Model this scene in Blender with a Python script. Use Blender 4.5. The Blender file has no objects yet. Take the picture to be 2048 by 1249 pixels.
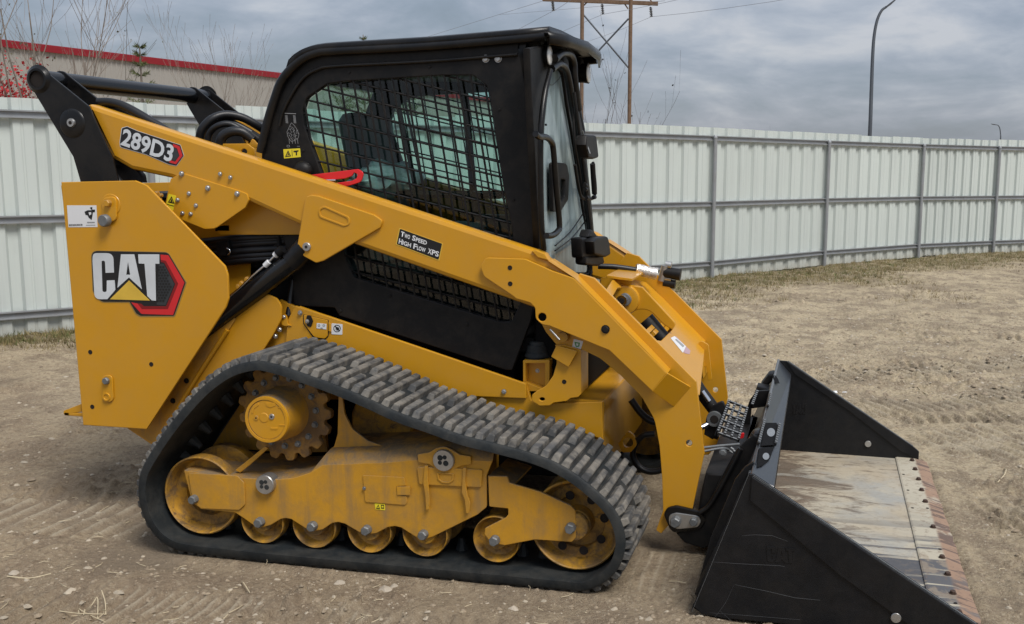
import bpy, bmesh, math, random
import numpy as np
from mathutils import Vector, Matrix, noise as mnoise
random.seed(7); np.random.seed(7)
S = bpy.context.scene
COL = S.collection

# ---------------------------------------------------------------- camera, sky, sun, exposure
F_PX, CAM_H, PITCH, YAW, ROLL = 2020.89355, 1.6085866, .147715114, .188470773, .013279012
CX, CY = 1259.49685, 624.5
CAM = Vector((.79, -3.51535834, CAM_H))
_s, _c = math.sin(YAW), math.cos(YAW)
_fh = Vector((-_s, _c, 0)); _r0 = Vector((_c, _s, 0)); _u0 = Vector((0, 0, 1))
FW = _fh*math.cos(PITCH) - _u0*math.sin(PITCH)
_u1 = _u0*math.cos(PITCH) + _fh*math.sin(PITCH)
RT = _r0*math.cos(ROLL) + _u1*math.sin(ROLL)
UP = _u1*math.cos(ROLL) - _r0*math.sin(ROLL)
cd = bpy.data.cameras.new("camera"); cam = bpy.data.objects.new("camera", cd); COL.objects.link(cam)
cam.matrix_world = Matrix(((RT.x, UP.x, -FW.x, CAM.x), (RT.y, UP.y, -FW.y, CAM.y), (RT.z, UP.z, -FW.z, CAM.z), (0, 0, 0, 1)))
cd.sensor_width = 36; cd.lens = F_PX/2048*36; cd.shift_x = -(CX-1024)/2048
cd.clip_start = .05; cd.clip_end = 3000
S.camera = cam

SUN_DIR = Vector((.44, -.36, .82)).normalized()      # towards the bright part of the overcast
sun_el = math.asin(SUN_DIR.z); sun_az = math.atan2(SUN_DIR.x, SUN_DIR.y)
sd = bpy.data.lights.new("sun", 'SUN'); sd.energy = 1.5; sd.angle = math.radians(24); sd.color = (1, .955, .90)
so = bpy.data.objects.new("sun", sd); COL.objects.link(so)
so.rotation_euler = SUN_DIR.to_track_quat('Z', 'Y').to_euler()
S.view_settings.view_transform = 'Standard'; S.view_settings.look = 'None'
S.view_settings.exposure = 1.08; S.view_settings.gamma = 1; S.view_settings.use_curve_mapping = False

wd = bpy.data.worlds.new("World"); S.world = wd; wd.use_nodes = True
nt = wd.node_tree; nt.nodes.clear(); N = nt.nodes.new; L = nt.links.new
def mth(nt, op, a, b=None, c=None, clamp=False):
    n = nt.nodes.new('ShaderNodeMath'); n.operation = op; n.use_clamp = clamp
    for i, v in enumerate((a, b, c)):
        if v is None: continue
        if isinstance(v, (int, float)): n.inputs[i].default_value = v
        else: nt.links.new(v, n.inputs[i])
    return n.outputs[0]
def mixc(nt, fac, a, b, blend='MIX'):
    n = nt.nodes.new('ShaderNodeMix'); n.data_type = 'RGBA'; n.blend_type = blend
    for k, v in ((0, fac), (6, a), (7, b)):
        if isinstance(v, (int, float)): n.inputs[k].default_value = v
        elif isinstance(v, tuple): n.inputs[k].default_value = (*v, 1) if len(v) == 3 else v
        else: nt.links.new(v, n.inputs[k])
    return n.outputs[2]
def ramp(nt, fac, stops):
    n = nt.nodes.new('ShaderNodeValToRGB'); e = n.color_ramp.elements
    while len(e) > 1: e.remove(e[-1])
    for i, (p, c) in enumerate(stops):
        el = e[0] if i == 0 else e.new(p)
        el.position = p
        el.color = (c, c, c, 1) if isinstance(c, (int, float)) else (*c, 1)
    nt.links.new(fac, n.inputs[0]); return n.outputs[0]
def mrr(t, v, a, b_, c0=0.0, c1=1.0):
    n = t.nodes.new('ShaderNodeMapRange'); n.inputs[1].default_value = a; n.inputs[2].default_value = b_; n.inputs[3].default_value = c0; n.inputs[4].default_value = c1
    t.links.new(v, n.inputs[0]); return n.outputs[0]
def noise(nt, vec, scale, detail=4, rough=.55, dist=0, lac=2.0):
    n = nt.nodes.new('ShaderNodeTexNoise'); n.inputs['Scale'].default_value = scale
    n.inputs['Detail'].default_value = detail; n.inputs['Roughness'].default_value = rough
    n.inputs['Distortion'].default_value = dist; n.inputs['Lacunarity'].default_value = lac
    if vec is not None: nt.links.new(vec, n.inputs['Vector'])
    return n.outputs[0]
sky = N('ShaderNodeTexSky'); sky.sky_type = 'NISHITA'; sky.sun_disc = False
sky.sun_elevation = sun_el; sky.sun_rotation = sun_az; sky.altitude = 700; sky.air_density = 1.2; sky.dust_density = 2
tc = N('ShaderNodeTexCoord'); sp = N('ShaderNodeSeparateXYZ'); L(tc.outputs['Generated'], sp.inputs[0])
zc = mth(nt, 'ADD', mth(nt, 'MAXIMUM', sp.outputs[2], 0.0), .26)
cb = N('ShaderNodeCombineXYZ'); L(mth(nt, 'DIVIDE', sp.outputs[0], zc), cb.inputs[0]); L(mth(nt, 'DIVIDE', sp.outputs[1], zc), cb.inputs[1])
cb.inputs[2].default_value = 3.7
n1 = noise(nt, cb.outputs[0], 1.5, 7, .54, .5)
n2 = noise(nt, cb.outputs[0], 4.2, 6, .55, .3)
nm = mth(nt, 'ADD', mth(nt, 'MULTIPLY', n1, .68), mth(nt, 'MULTIPLY', n2, .32))
cl = ramp(nt, nm, [(.36, (1.05, 1.32, 1.62)), (.44, (1.40, 1.68, 2.08)), (.50, (1.85, 2.08, 2.52)), (.56, (2.5, 2.68, 3.05)), (.62, (3.3, 3.35, 3.55))])
# the cloud deck thins towards the horizon: paler, slightly mauve
hz = ramp(nt, sp.outputs[2], [(0.0, 1.0), (.05, .75), (.18, .12), (.4, 0.0)])
cl2 = mixc(nt, mth(nt, 'MULTIPLY', hz, .30), cl, (2.45, 2.45, 3.05))
zen = mth(nt, 'MULTIPLY_ADD', mth(nt, 'MAXIMUM', sp.outputs[2], 0.0), .9, .94)
zc3 = N('ShaderNodeCombineColor'); [L(zen, zc3.inputs[i]) for i in range(3)]
cl2 = mixc(nt, 1.0, cl2, zc3.outputs[0], 'MULTIPLY')
mx = mixc(nt, .13, cl2, sky.outputs[0])
bg = N('ShaderNodeBackground'); L(mx, bg.inputs[0]); bg.inputs[1].default_value = .076
wo = N('ShaderNodeOutputWorld'); L(bg.outputs[0], wo.inputs[0])

# ---------------------------------------------------------------- projection helpers: photo pixel -> point on a real plane
def ray(px, py): return FW + RT*((px-CX)/F_PX) - UP*((py-CY)/F_PX)
def P(px, py, Y): d = ray(px, py); return CAM + d*((Y-CAM.y)/d.y)
def G(px, py, z=0.0): d = ray(px, py); return CAM + d*((z-CAM.z)/d.z)
def PX(px, py, X): d = ray(px, py); return CAM + d*((X-CAM.x)/d.x)
def PP(px, py, p0, n): d = ray(px, py); return CAM + d*((Vector(p0)-CAM).dot(n)/d.dot(n))
def depth(p): return (p-CAM).dot(FW)
def mpp(px, py, Y): return depth(P(px, py, Y))/F_PX      # metres per photo pixel there
WY = 1.98                                                # machine width; mirror plane is WY/2
def MY(Y, far): return WY-Y if far else Y

# ---------------------------------------------------------------- object helpers
WM = {}
def link(name, me, mat=None, parent=None, M=None, label=None, kind=None, smooth=None):
    o = bpy.data.objects.new(name, me); COL.objects.link(o)
    if mat is not None and me is not None and not me.materials: me.materials.append(mat)
    if M is None: M = Matrix.Identity(4)
    if parent is not None:
        o.parent = parent; o.matrix_parent_inverse = WM[parent.name].inverted()
    o.matrix_basis = M; WM[o.name] = M.copy()
    if label: o['label'] = label
    if kind: o['kind'] = kind
    return o
def thing(name, loc, label, cat, group=None):
    o = link(name, None, M=Matrix.Translation(Vector(loc))); o['label'] = label; o['category'] = cat
    if group: o['group'] = group
    return o
def tag(o, label, cat, group=None):
    o['label'] = label; o['category'] = cat
    if group: o['group'] = group
    return o
def smooth_by_angle(me, ang=35):
    me.polygons.foreach_set('use_smooth', [True]*len(me.polygons))
    bm = bmesh.new(); bm.from_mesh(me); a = math.radians(ang)
    for e in bm.edges:
        if len(e.link_faces) == 2 and e.calc_face_angle(0) > a: e.smooth = False
    bm.to_mesh(me); bm.free()
def mesh(name, V, Fc, sm=False):
    me = bpy.data.meshes.new(name); me.from_pydata([tuple(v) for v in V], [], Fc); me.update()
    if sm: smooth_by_angle(me, sm if sm is not True else 35)
    return me
def rc(pts, seg=6):
    """polygon whose points may carry a corner radius: (x, y, r)"""
    out = []; n = len(pts)
    for i, p in enumerate(pts):
        if len(p) < 3 or p[2] <= 0: out.append((p[0], p[1])); continue
        a = Vector(pts[i-1][:2]); b = Vector(p[:2]); c = Vector(pts[(i+1) % n][:2])
        u = (a-b); v = (c-b); lu, lv = u.length, v.length; u.normalize(); v.normalize()
        ang = math.acos(max(-1, min(1, u.dot(v)))); 
        if ang > 3.1: out.append((b.x, b.y)); continue
        t = min(p[2]/math.tan(ang/2), lu*.48, lv*.48); p0 = b+u*t; p1 = b+v*t
        for k in range(seg+1):
            s = k/seg; q = p0*(1-s)**2 + b*2*s*(1-s) + p1*s*s
            out.append((q.x, q.y))
    return out
def circ(cx, cy, r, n=20, ry=None): return [(cx+r*math.cos(2*math.pi*k/n), cy+(ry or r)*math.sin(2*math.pi*k/n)) for k in range(n)]
def toxz(pts, Y): return [(lambda q: (q.x, q.z))(P(x, y, Y)) for x, y in pts]
def plateW(name, xz, Y0, Y1, mat, parent=None, holes=(), bev=.002, label=None, kind=None):
    cu = bpy.data.curves.new(name, 'CURVE'); cu.dimensions = '2D'; cu.fill_mode = 'BOTH'
    if Y0 > Y1: Y0, Y1 = Y1, Y0
    th = Y1-Y0; bev = min(bev, th*.45)
    cu.extrude = max(th/2-bev, 1e-5); cu.bevel_depth = bev; cu.bevel_resolution = 1; cu.offset = -bev
    for poly in [xz]+list(holes):
        s = cu.splines.new('POLY'); s.points.add(len(poly)-1)
        for i, (x, z) in enumerate(poly): s.points[i].co = (x, z, 0, 1)
        s.use_cyclic_u = True
    t = bpy.data.objects.new('t', cu); me = bpy.data.meshes.new_from_object(t)
    bpy.data.objects.remove(t); bpy.data.curves.remove(cu)
    Ym = (Y0+Y1)/2
    me.transform(Matrix(((1, 0, 0, 0), (0, 0, -1, Ym), (0, 1, 0, 0), (0, 0, 0, 1))))
    if me.materials: me.materials.clear()
    smooth_by_angle(me, 32)
    me.name = name
    return link(name, me, mat, parent, label=label, kind=kind)
def plate(name, pts, Y, th, mat, parent=None, holes=(), bev=.002, label=None, kind=None, far=False):
    xz = toxz(rc(pts), Y); hh = [toxz(rc(h), Y) for h in holes]
    return plateW(name, xz, MY(Y, far), MY(Y+th, far), mat, parent, hh, bev, label, kind)
def box(name, lo, hi, mat, parent=None, bev=.004, label=None, kind=None, M=None, seg=1):
    bm = bmesh.new(); bmesh.ops.create_cube(bm, size=1)
    lo, hi = Vector(lo), Vector(hi)
    for v in bm.verts: v.co = Vector([(lo[i]+hi[i])/2 + v.co[i]*(hi[i]-lo[i]) for i in range(3)])
    if bev: bmesh.ops.bevel(bm, geom=bm.edges[:], offset=bev, segments=seg, affect='EDGES', profile=.5)
    me = bpy.data.meshes.new(name); bm.to_mesh(me); bm.free()
    if seg > 1: smooth_by_angle(me)
    return link(name, me, mat, parent, M, label, kind)
def prism(name, quad8, mat, parent=None, bev=.003, label=None):
    """8 corners: bottom ring of 4 then top ring of 4"""
    bm = bmesh.new(); v = [bm.verts.new(Vector(p)) for p in quad8]
    for f in ((0, 1, 2, 3), (7, 6, 5, 4), (0, 4, 5, 1), (1, 5, 6, 2), (2, 6, 7, 3), (3, 7, 4, 0)): bm.faces.new([v[i] for i in f])
    bmesh.ops.recalc_face_normals(bm, faces=bm.faces[:])
    if bev: bmesh.ops.bevel(bm, geom=bm.edges[:], offset=bev, segments=1, affect='EDGES', profile=.5)
    me = bpy.data.meshes.new(name); bm.to_mesh(me); bm.free()
    return link(name, me, mat, parent, label=label)
def slab(name, pts3, nrm, th, mat, parent=None, bev=.0015, label=None):
    """planar 3-D polygon given thickness along -nrm"""
    bm = bmesh.new(); nrm = Vector(nrm).normalized()
    v = [bm.verts.new(Vector(p)) for p in pts3]; f = bm.faces.new(v)
    r = bmesh.ops.extrude_face_region(bm, geom=[f])
    for e in r['geom']:
        if isinstance(e, bmesh.types.BMVert): e.co -= nrm*th
    bmesh.ops.recalc_face_normals(bm, faces=bm.faces[:])
    if bev: bmesh.ops.bevel(bm, geom=bm.edges[:], offset=bev, segments=1, affect='EDGES', profile=.5)
    bmesh.ops.triangulate(bm, faces=[f for f in bm.faces if len(f.verts) > 4])
    me = bpy.data.meshes.new(name); bm.to_mesh(me); bm.free()
    return link(name, me, mat, parent, label=label)
def tube_mesh(pts, r, n=10, caps=True, smoothpath=True, sub=5, squash=1.0):
    pts = [Vector(p) for p in pts]
    if smoothpath and len(pts) > 2:
        q = []; ext = [pts[0]*2-pts[1]]+pts+[pts[-1]*2-pts[-2]]
        for i in range(1, len(ext)-2):
            for k in range(sub):
                t = k/sub; a, b, c, d = ext[i-1:i+3]
                q.append(.5*((2*b)+(c-a)*t+(2*a-5*b+4*c-d)*t*t+(3*b-a-3*c+d)*t**3))
        q.append(pts[-1]); pts = q
    m = len(pts); rs = r if isinstance(r, (list, tuple)) else [r]*m
    if len(rs) != m: rs = [rs[0]+(rs[-1]-rs[0])*i/(m-1) for i in range(m)]
    V = []; Fc = []; tn = (pts[1]-pts[0]).normalized(); ref = Vector((0, 0, 1)) if abs(tn.z) < .9 else Vector((0, 1, 0))
    nx = tn.cross(ref).normalized()
    for i, p in enumerate(pts):
        t = (pts[min(i+1, m-1)]-pts[max(i-1, 0)]).normalized()
        nx = (nx-t*nx.dot(t)).normalized(); ny = t.cross(nx)
        for k in range(n):
            a = 2*math.pi*k/n; V.append(p+nx*math.cos(a)*rs[i]+ny*math.sin(a)*rs[i]*squash)
    for i in range(m-1):
        for k in range(n): Fc.append((i*n+k, i*n+(k+1) % n, (i+1)*n+(k+1) % n, (i+1)*n+k))
    if caps: Fc.append(tuple(range(n))[::-1]); Fc.append(tuple(range((m-1)*n, m*n)))
    return V, Fc
def tube(name, pts, r, mat, parent=None, n=10, label=None, smoothpath=True, kind=None):
    V, Fc = tube_mesh(pts, r, n, True, smoothpath)
    return link(name, mesh(name, V, Fc, 50), mat, parent, label=label, kind=kind)
def ptube(name, ppts, r, mat, parent=None, n=10, label=None, smoothpath=True):
    return tube(name, [P(*p) for p in ppts], r, mat, parent, n, label, smoothpath)
def lathe_mesh(prof, n=40, sm=30):
    """profile of (radius, y); axis along Y through the origin"""
    V = []; Fc = []
    for r, y in prof:
        for k in range(n): a = 2*math.pi*k/n; V.append((r*math.cos(a), y, r*math.sin(a)))
    for i in range(len(prof)-1):
        for k in range(n): Fc.append((i*n+k, (i+1)*n+k, (i+1)*n+(k+1) % n, i*n+(k+1) % n))
    Fc.append(tuple(range(n))); Fc.append(tuple(range((len(prof)-1)*n, len(prof)*n))[::-1])
    return mesh('lathe', V, Fc, sm)
def lathe(name, x, z, prof, mat, parent=None, n=40, label=None, far=False):
    if far: prof = [(r, WY-y) for r, y in prof][::-1]
    me = lathe_mesh(prof, n); me.transform(Matrix.Translation((x, 0, z))); me.name = name
    return link(name, me, mat, parent, label=label)
_hex = None
def unit_hex(n=6, wash=True):
    pr = [(0.0001, -1), (.80, -1), (.92, -.86), (.92, -.25)]
    V = []; Fc = []
    rows = [(.78, -1), (.95, -.82), (.95, -.22), (1.22, -.22), (1.22, 0)] if wash else [(.8, -1), (.98, -.8), (1, 0)]
    for ri, (r, y) in enumerate(rows):
        for k in range(12):
            a = 2*math.pi*k/12; rr = r
            if n == 6 and ri < (3 if wash else 2): rr = r*(1 if k % 2 == 0 else .91)
            V.append((rr*math.cos(a), y, rr*math.sin(a)))
    for i in range(len(rows)-1):
        for k in range(12): Fc.append((i*12+k, (i+1)*12+k, (i+1)*12+(k+1) % 12, i*12+(k+1) % 12))
    Fc.append(tuple(range(12)))
    return mesh('bolt', V, Fc, 30)
HEXES = {}
def bolt(px, py, Y, rpx, mat, parent, h=.6, name='bolt', wash=True, far=False, n=6, label=None):
    p = P(px, py, Y); r = rpx*mpp(px, py, Y)
    return boltW(p.x, p.z, MY(Y, far), r, mat, parent, h, name, wash, far, n, label)
def boltW(x, z, Y, r, mat, parent, h=.6, name='bolt', wash=True, far=False, n=6, label=None):
    key = (mat.name, wash, n)
    if key not in HEXES:
        HEXES[key] = unit_hex(n, wash); HEXES[key].materials.append(mat)
    sy = -1 if far else 1
    M = Matrix.Translation((x, Y, z)) @ Matrix.Rotation(random.uniform(0, 1), 4, 'Y') @ Matrix.Diagonal((r/1.1, sy*r*h*1.4, r/1.1, 1))
    return link(name, HEXES[key], None, parent, M, label=label)
def hole(px, py, Y, rpx, parent, name='bolt_hole', mat=None):
    """a shallow sunk dark cup standing 1 mm proud of the plate"""
    p = P(px, py, Y); r = rpx*mpp(px, py, Y)
    return lathe(name, p.x, p.z, [(r*1.15, Y-.0005), (r*1.15, Y-.0012), (r*.9, Y-.0014), (r*.8, Y-.0003)], mat or M_['hole'], parent, 16)
def text_pts(body, org, xend, hpx, Y, name, mat, parent, bold=.0, depth_=.0008, shear=0, lift=0, far=False, label=None, sx=None):
    """flat lettering laid on the plane y=Y: org = pixel of baseline start, xend = pixel of baseline end, hpx = vector of one cap height in pixels"""
    cu = bpy.data.curves.new(name, 'FONT'); cu.body = body; cu.size = 1; cu.offset = bold; cu.resolution_u = 3; cu.shear = shear
    t = bpy.data.objects.new('t', cu); me = bpy.data.meshes.new_from_object(t)
    bpy.data.objects.remove(t); bpy.data.curves.remove(cu)
    if me.materials: me.materials.clear()
    xs = [v.co.x for v in me.vertices]; x0, x1 = min(xs), max(xs); 
    cap = .70
    for v in me.vertices:
        u = (v.co.x-x0)/(x1-x0); w = v.co.y/cap
        px = org[0]+(xend[0]-org[0])*u+hpx[0]*w; py = org[1]+(xend[1]-org[1])*u+hpx[1]*w
        q = P(px, py, Y); v.co = (q.x, MY(Y, far), q.z)
    me.name = name
    return link(name, me, mat, parent, label=label)
def decal(name, pts, Y, mat, parent, label=None, th=.001, holes=()):
    return plate(name, pts, Y, th, mat, parent, holes, bev=0, label=label)
def join(name, parts, mat, parent=None, sm=False, label=None, kind=None):
    V = []; Fc = []
    for v, f in parts:
        o = len(V); V += [tuple(q) for q in v]; Fc += [tuple(i+o for i in t) for t in f]
    return link(name, mesh(name, V, Fc, sm), mat, parent, label=label, kind=kind)
def boxVF(lo, hi):
    x0, y0, z0 = lo; x1, y1, z1 = hi
    V = [(x0, y0, z0), (x1, y0, z0), (x1, y1, z0), (x0, y1, z0), (x0, y0, z1), (x1, y0, z1), (x1, y1, z1), (x0, y1, z1)]
    return V, [(0, 3, 2, 1), (4, 5, 6, 7), (0, 1, 5, 4), (1, 2, 6, 5), (2, 3, 7, 6), (3, 0, 4, 7)]

# ---------------------------------------------------------------- materials
M_ = {}
def new_mat(name):
    m = bpy.data.materials.new(name); m.use_nodes = True
    b = m.node_tree.nodes['Principled BSDF']; return m, m.node_tree, b
def pmat(name, col, rough=.5, metal=0, var=.06, vscale=6, bump=0, bscale=200, coat=0, spec=.5, dust=0, dustcol=(.30, .235, .165), dustup=0, rvar=.0, rust=0, objvar=0, streak=0):
    m, t, b = new_mat(name); M_[name] = m
    g = t.nodes.new('ShaderNodeNewGeometry'); pos = g.outputs['Position']
    n = noise(t, pos, vscale, 5, .6)
    v = mth(t, 'MULTIPLY_ADD', mth(t, 'SUBTRACT', n, .5), var*4, 1.0)
    cc = t.nodes.new('ShaderNodeCombineColor')
    for i in range(3): t.links.new(v, cc.inputs[i])
    c = mixc(t, 1.0, col, cc.outputs[0], 'MULTIPLY')
    if objvar:
        oi = t.nodes.new('ShaderNodeObjectInfo')
        w = mth(t, 'MULTIPLY_ADD', mth(t, 'SUBTRACT', oi.outputs['Random'], .5), objvar, 1.0)
        c2 = t.nodes.new('ShaderNodeCombineColor')
        for i in range(3): t.links.new(w, c2.inputs[i])
        c = mixc(t, 1.0, c, c2.outputs[0], 'MULTIPLY')
    r = rough
    if rvar: r = mth(t, 'MULTIPLY_ADD', mth(t, 'SUBTRACT', noise(t, pos, vscale*3, 4, .6), .5), rvar*2, rough)
    if rust:
        rn = ramp(t, noise(t, pos, 23, 6, .7, .4), [(.5-.0+(.12-rust*.2), 0.0), (.62+(.12-rust*.2), 1.0)])
        c = mixc(t, rn, c, (.12, .065, .025)); 
    if dust or dustup:
        dn = ramp(t, noise(t, pos, 9, 6, .72, .3), [(.42, 0.0), (.60, 1.0)])
        fac = mth(t, 'MULTIPLY', dn, dust)
        if streak:
            mp_ = t.nodes.new('ShaderNodeMapping'); mp_.inputs['Scale'].default_value = (13, 13, 1.3); t.links.new(pos, mp_.inputs[0])
            fac = mth(t, 'ADD', fac, mth(t, 'MULTIPLY', ramp(t, noise(t, mp_.outputs[0], 1.1, 6, .6, .3), [(.50, 0.0), (.66, 1.0)]), streak), clamp=True)
        if dustup:
            sn = t.nodes.new('ShaderNodeSeparateXYZ'); t.links.new(g.outputs['Normal'], sn.inputs[0])
            up = ramp(t, sn.outputs[2], [(.25, 0.0), (.8, 1.0)])
            fac = mth(t, 'ADD', fac, mth(t, 'MULTIPLY', mth(t, 'MULTIPLY', up, dustup), mth(t, 'MULTIPLY_ADD', dn, .5, .6)), clamp=True)
        c = mixc(t, fac, c, dustcol)
        r = mth(t, 'MAXIMUM', r, mth(t, 'MULTIPLY', fac, .95)) if not isinstance(r, float) else mth(t, 'MAXIMUM', mth(t, 'MULTIPLY', fac, .95), r)
    t.links.new(c, b.inputs['Base Color'])
    if isinstance(r, (int, float)): b.inputs['Roughness'].default_value = r
    else: t.links.new(r, b.inputs['Roughness'])
    b.inputs['Metallic'].default_value = metal; b.inputs['Coat Weight'].default_value = coat; b.inputs['Coat Roughness'].default_value = .12
    b.inputs['Specular IOR Level'].default_value = spec
    if bump:
        bn = t.nodes.new('ShaderNodeBump'); bn.inputs['Strength'].default_value = bump; bn.inputs['Distance'].default_value = .002
        t.links.new(noise(t, pos, bscale, 3, .6), bn.inputs['Height']); t.links.new(bn.outputs[0], b.inputs['Normal'])
    return m
YEL = (.59, .283, .010)
pmat('yellow', YEL, .33, var=.035, vscale=3, bump=.12, bscale=260, coat=.25, rvar=.06, dust=.06)
pmat('yellow_dirty', (.54, .265, .016), .5, var=.09, vscale=7, bump=.25, bscale=120, dust=.30, dustcol=(.21, .145, .08), dustup=.8, rvar=.1, streak=.38)
pmat('yellow_wheel', (.46, .235, .02), .55, var=.2, vscale=12, bump=.4, bscale=90, dust=.95, dustcol=(.165, .10, .04), rust=.45)
pmat('black', (.0042, .0046, .0055), .30, var=.15, vscale=5, bump=.12, bscale=300, coat=.0, rvar=.08, dust=.025, spec=.35)
pmat('black_matte', (.0045, .005, .006), .5, var=.15, vscale=9, bump=.2, bscale=300, dust=.03, spec=.28)
pmat('black_gloss', (.005, .0055, .0065), .20, var=.1, spec=.6)
pmat('lip_black', (.020, .023, .028), .34, var=.05, spec=1.0)
pmat('dark_inside', (.004, .004, .0045), .8, var=.1, spec=.15)
pmat('hole', (.012, .008, .006), .9)
pmat('bucket_black', (.0055, .0062, .0078), .44, var=.3, vscale=14, bump=.35, bscale=240, rvar=.15, dust=.05, dustcol=(.11, .09, .07), spec=.35)
pmat('rubber', (.013, .0165, .0185), .62, var=.25, vscale=14, bump=.6, bscale=140, dust=.16, dustcol=(.13, .12, .10), spec=.35)
pmat('rubber_lug', (.072, .073, .073), .8, var=.16, vscale=18, bump=.6, bscale=130, dust=.65, dustcol=(.26, .235, .195), spec=.3, objvar=.5)
pmat('hose', (.006, .0065, .008), .42, var=.15, bump=.2, bscale=500)
pmat('steel', (.48, .48, .47), .38, metal=.85, var=.1, vscale=40)
pmat('steel_dull', (.20, .21, .215), .55, metal=.6, var=.2, vscale=60, bump=.3, bscale=400)
pmat('chrome', (.75, .76, .78), .14, metal=1)
pmat('galv', (.30, .315, .33), .48, metal=.35, var=.12, vscale=6, dust=.1)
pmat('white_decal', (.72, .73, .74), .4, var=.03)
pmat('silver_decal', (.66, .70, .73), .3, metal=.15, var=.12, vscale=7)
pmat('decal_black', (.010, .011, .013), .35)
pmat('decal_hex', (.035, .04, .045), .35)
pmat('decal_red', (.62, .022, .028), .3)
pmat('decal_red_dark', (.22, .006, .010), .3)
pmat('badge_edge', (.30, .20, .06), .4)
pmat('decal_gold', (.75, .50, .07), .3, metal=.2, var=.12, vscale=9)
pmat('decal_warn', (.80, .66, .03), .4)
pmat('decal_grey', (.28, .29, .30), .5)
pmat('decal_green', (.10, .30, .12), .5)
pmat('decal_pink', (.45, .30, .33), .4)
pmat('red', (.68, .016, .022), .35, var=.08, coat=.2)
pmat('lens', (.75, .75, .72), .12, var=.1, vscale=60, coat=.6)
pmat('plastic_wrap', (.50, .60, .60), .3, var=.35, vscale=22, bump=.9, bscale=30, coat=.5)
pmat('seat', (.025, .027, .03), .8, var=.2)
pmat('cab_grey', (.050, .058, .060), .6, var=.15)
pmat('foil', (.72, .68, .62), .3, metal=.5, var=.35, vscale=60, bump=.9, bscale=90)
pmat('wood_pole', (.15, .095, .06), .85, var=.3, vscale=4)
pmat('lamp_grey', (.075, .085, .10), .5, metal=.3)
pmat('insulator', (.03, .035, .045), .3)
pmat('wire', (.20, .21, .24), .6)
pmat('bark', (.20, .165, .135), .9, var=.35, vscale=6)
pmat('bark_dark', (.085, .068, .06), .9, var=.35, vscale=6)
pmat('leaf_dry', (.085, .075, .035), .8, var=.4, vscale=3)
pmat('leaf_red', (.42, .018, .022), .7, var=.5, vscale=2.5)
pmat('needle', (.085, .10, .030), .8, var=.4, vscale=3)
pmat('leaf_green', (.05, .09, .03), .8, var=.4, vscale=3)
pmat('clad_wall', (.31, .295, .27), .65, var=.05, vscale=.4)
pmat('trim_red', (.25, .006, .018), .4, var=.05)
pmat('straw', (.50, .42, .28), .8, var=.2, vscale=30)
pmat('stone', (.38, .325, .245), .85, var=.35, vscale=14, objvar=0)
pmat('stone_pale', (.40, .345, .27), .8, var=.25, vscale=20)
pmat('clod', (.27, .215, .15), .95, var=.35, vscale=25)
pmat('debris', (.02, .02, .02), .7)
def glassmat(name, tint, refl=.12, haze=0.0, hazecol=(.5, .6, .6)):
    m, t, b = new_mat(name); M_[name] = m; t.nodes.remove(b)
    out = t.nodes['Material Output']; tr = t.nodes.new('ShaderNodeBsdfTransparent'); tr.inputs[0].default_value = (*tint, 1)
    gl = t.nodes.new('ShaderNodeBsdfGlossy'); gl.inputs['Roughness'].default_value = .03
    fr = t.nodes.new('ShaderNodeFresnel'); fr.inputs[0].default_value = 1.45
    mx_ = t.nodes.new('ShaderNodeMixShader'); t.links.new(mth(t, 'ADD', fr.outputs[0], refl-.04, clamp=True), mx_.inputs[0])
    t.links.new(tr.outputs[0], mx_.inputs[1]); t.links.new(gl.outputs[0], mx_.inputs[2]); last = mx_
    if haze:
        df = t.nodes.new('ShaderNodeBsdfDiffuse'); df.inputs[0].default_value = (*hazecol, 1)
        g = t.nodes.new('ShaderNodeNewGeometry')
        mp = t.nodes.new('ShaderNodeMapping'); mp.inputs['Scale'].default_value = (6, 6, 1.2); t.links.new(g.outputs['Position'], mp.inputs[0])
        f = mth(t, 'MULTIPLY', ramp(t, noise(t, mp.outputs[0], 2.2, 5, .6, .6), [(.3, .45), (.7, 1.0)]), haze)
        m2 = t.nodes.new('ShaderNodeMixShader'); t.links.new(f, m2.inputs[0]); t.links.new(last.outputs[0], m2.inputs[1]); t.links.new(df.outputs[0], m2.inputs[2]); last = m2
    t.links.new(last.outputs[0], out.inputs[0]); return m
glassmat('glass', (.62, .80, .76), .06)
glassmat('glass_front', (.50, .64, .64), .10, .66, (.50, .62, .64))
# sheet steel of the fence: pale, thin vertical weather streaks, faint dirt at the foot
m, t, b = new_mat('fence_sheet'); M_['fence_sheet'] = m
g = t.nodes.new('ShaderNodeNewGeometry'); mp = t.nodes.new('ShaderNodeMapping'); mp.inputs['Scale'].default_value = (9, 9, .35); t.links.new(g.outputs['Position'], mp.inputs[0])
c = mixc(t, ramp(t, noise(t, mp.outputs[0], 1.5, 6, .65), [(.45, 0.0), (.80, .6)]), (.55, .60, .57), (.43, .465, .45))
c = mixc(t, ramp(t, noise(t, g.outputs['Position'], 1.1, 3, .5), [(.45, 0.0), (.8, .4)]), c, (.60, .655, .625))
sz = t.nodes.new('ShaderNodeSeparateXYZ'); t.links.new(g.outputs['Position'], sz.inputs[0])
dz = mth(t, 'MULTIPLY', ramp(t, sz.outputs[2], [(0.0, 1.0), (.28, 0.0)]), noise(t, g.outputs['Position'], 12, 5, .7))
c = mixc(t, mth(t, 'MULTIPLY', dz, .8), c, (.30, .24, .17))
oi = t.nodes.new('ShaderNodeObjectInfo'); w_ = mth(t, 'MULTIPLY_ADD', oi.outputs['Random'], .07, .95)
cc = t.nodes.new('ShaderNodeCombineColor'); [t.links.new(w_, cc.inputs[i]) for i in range(3)]
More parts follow.
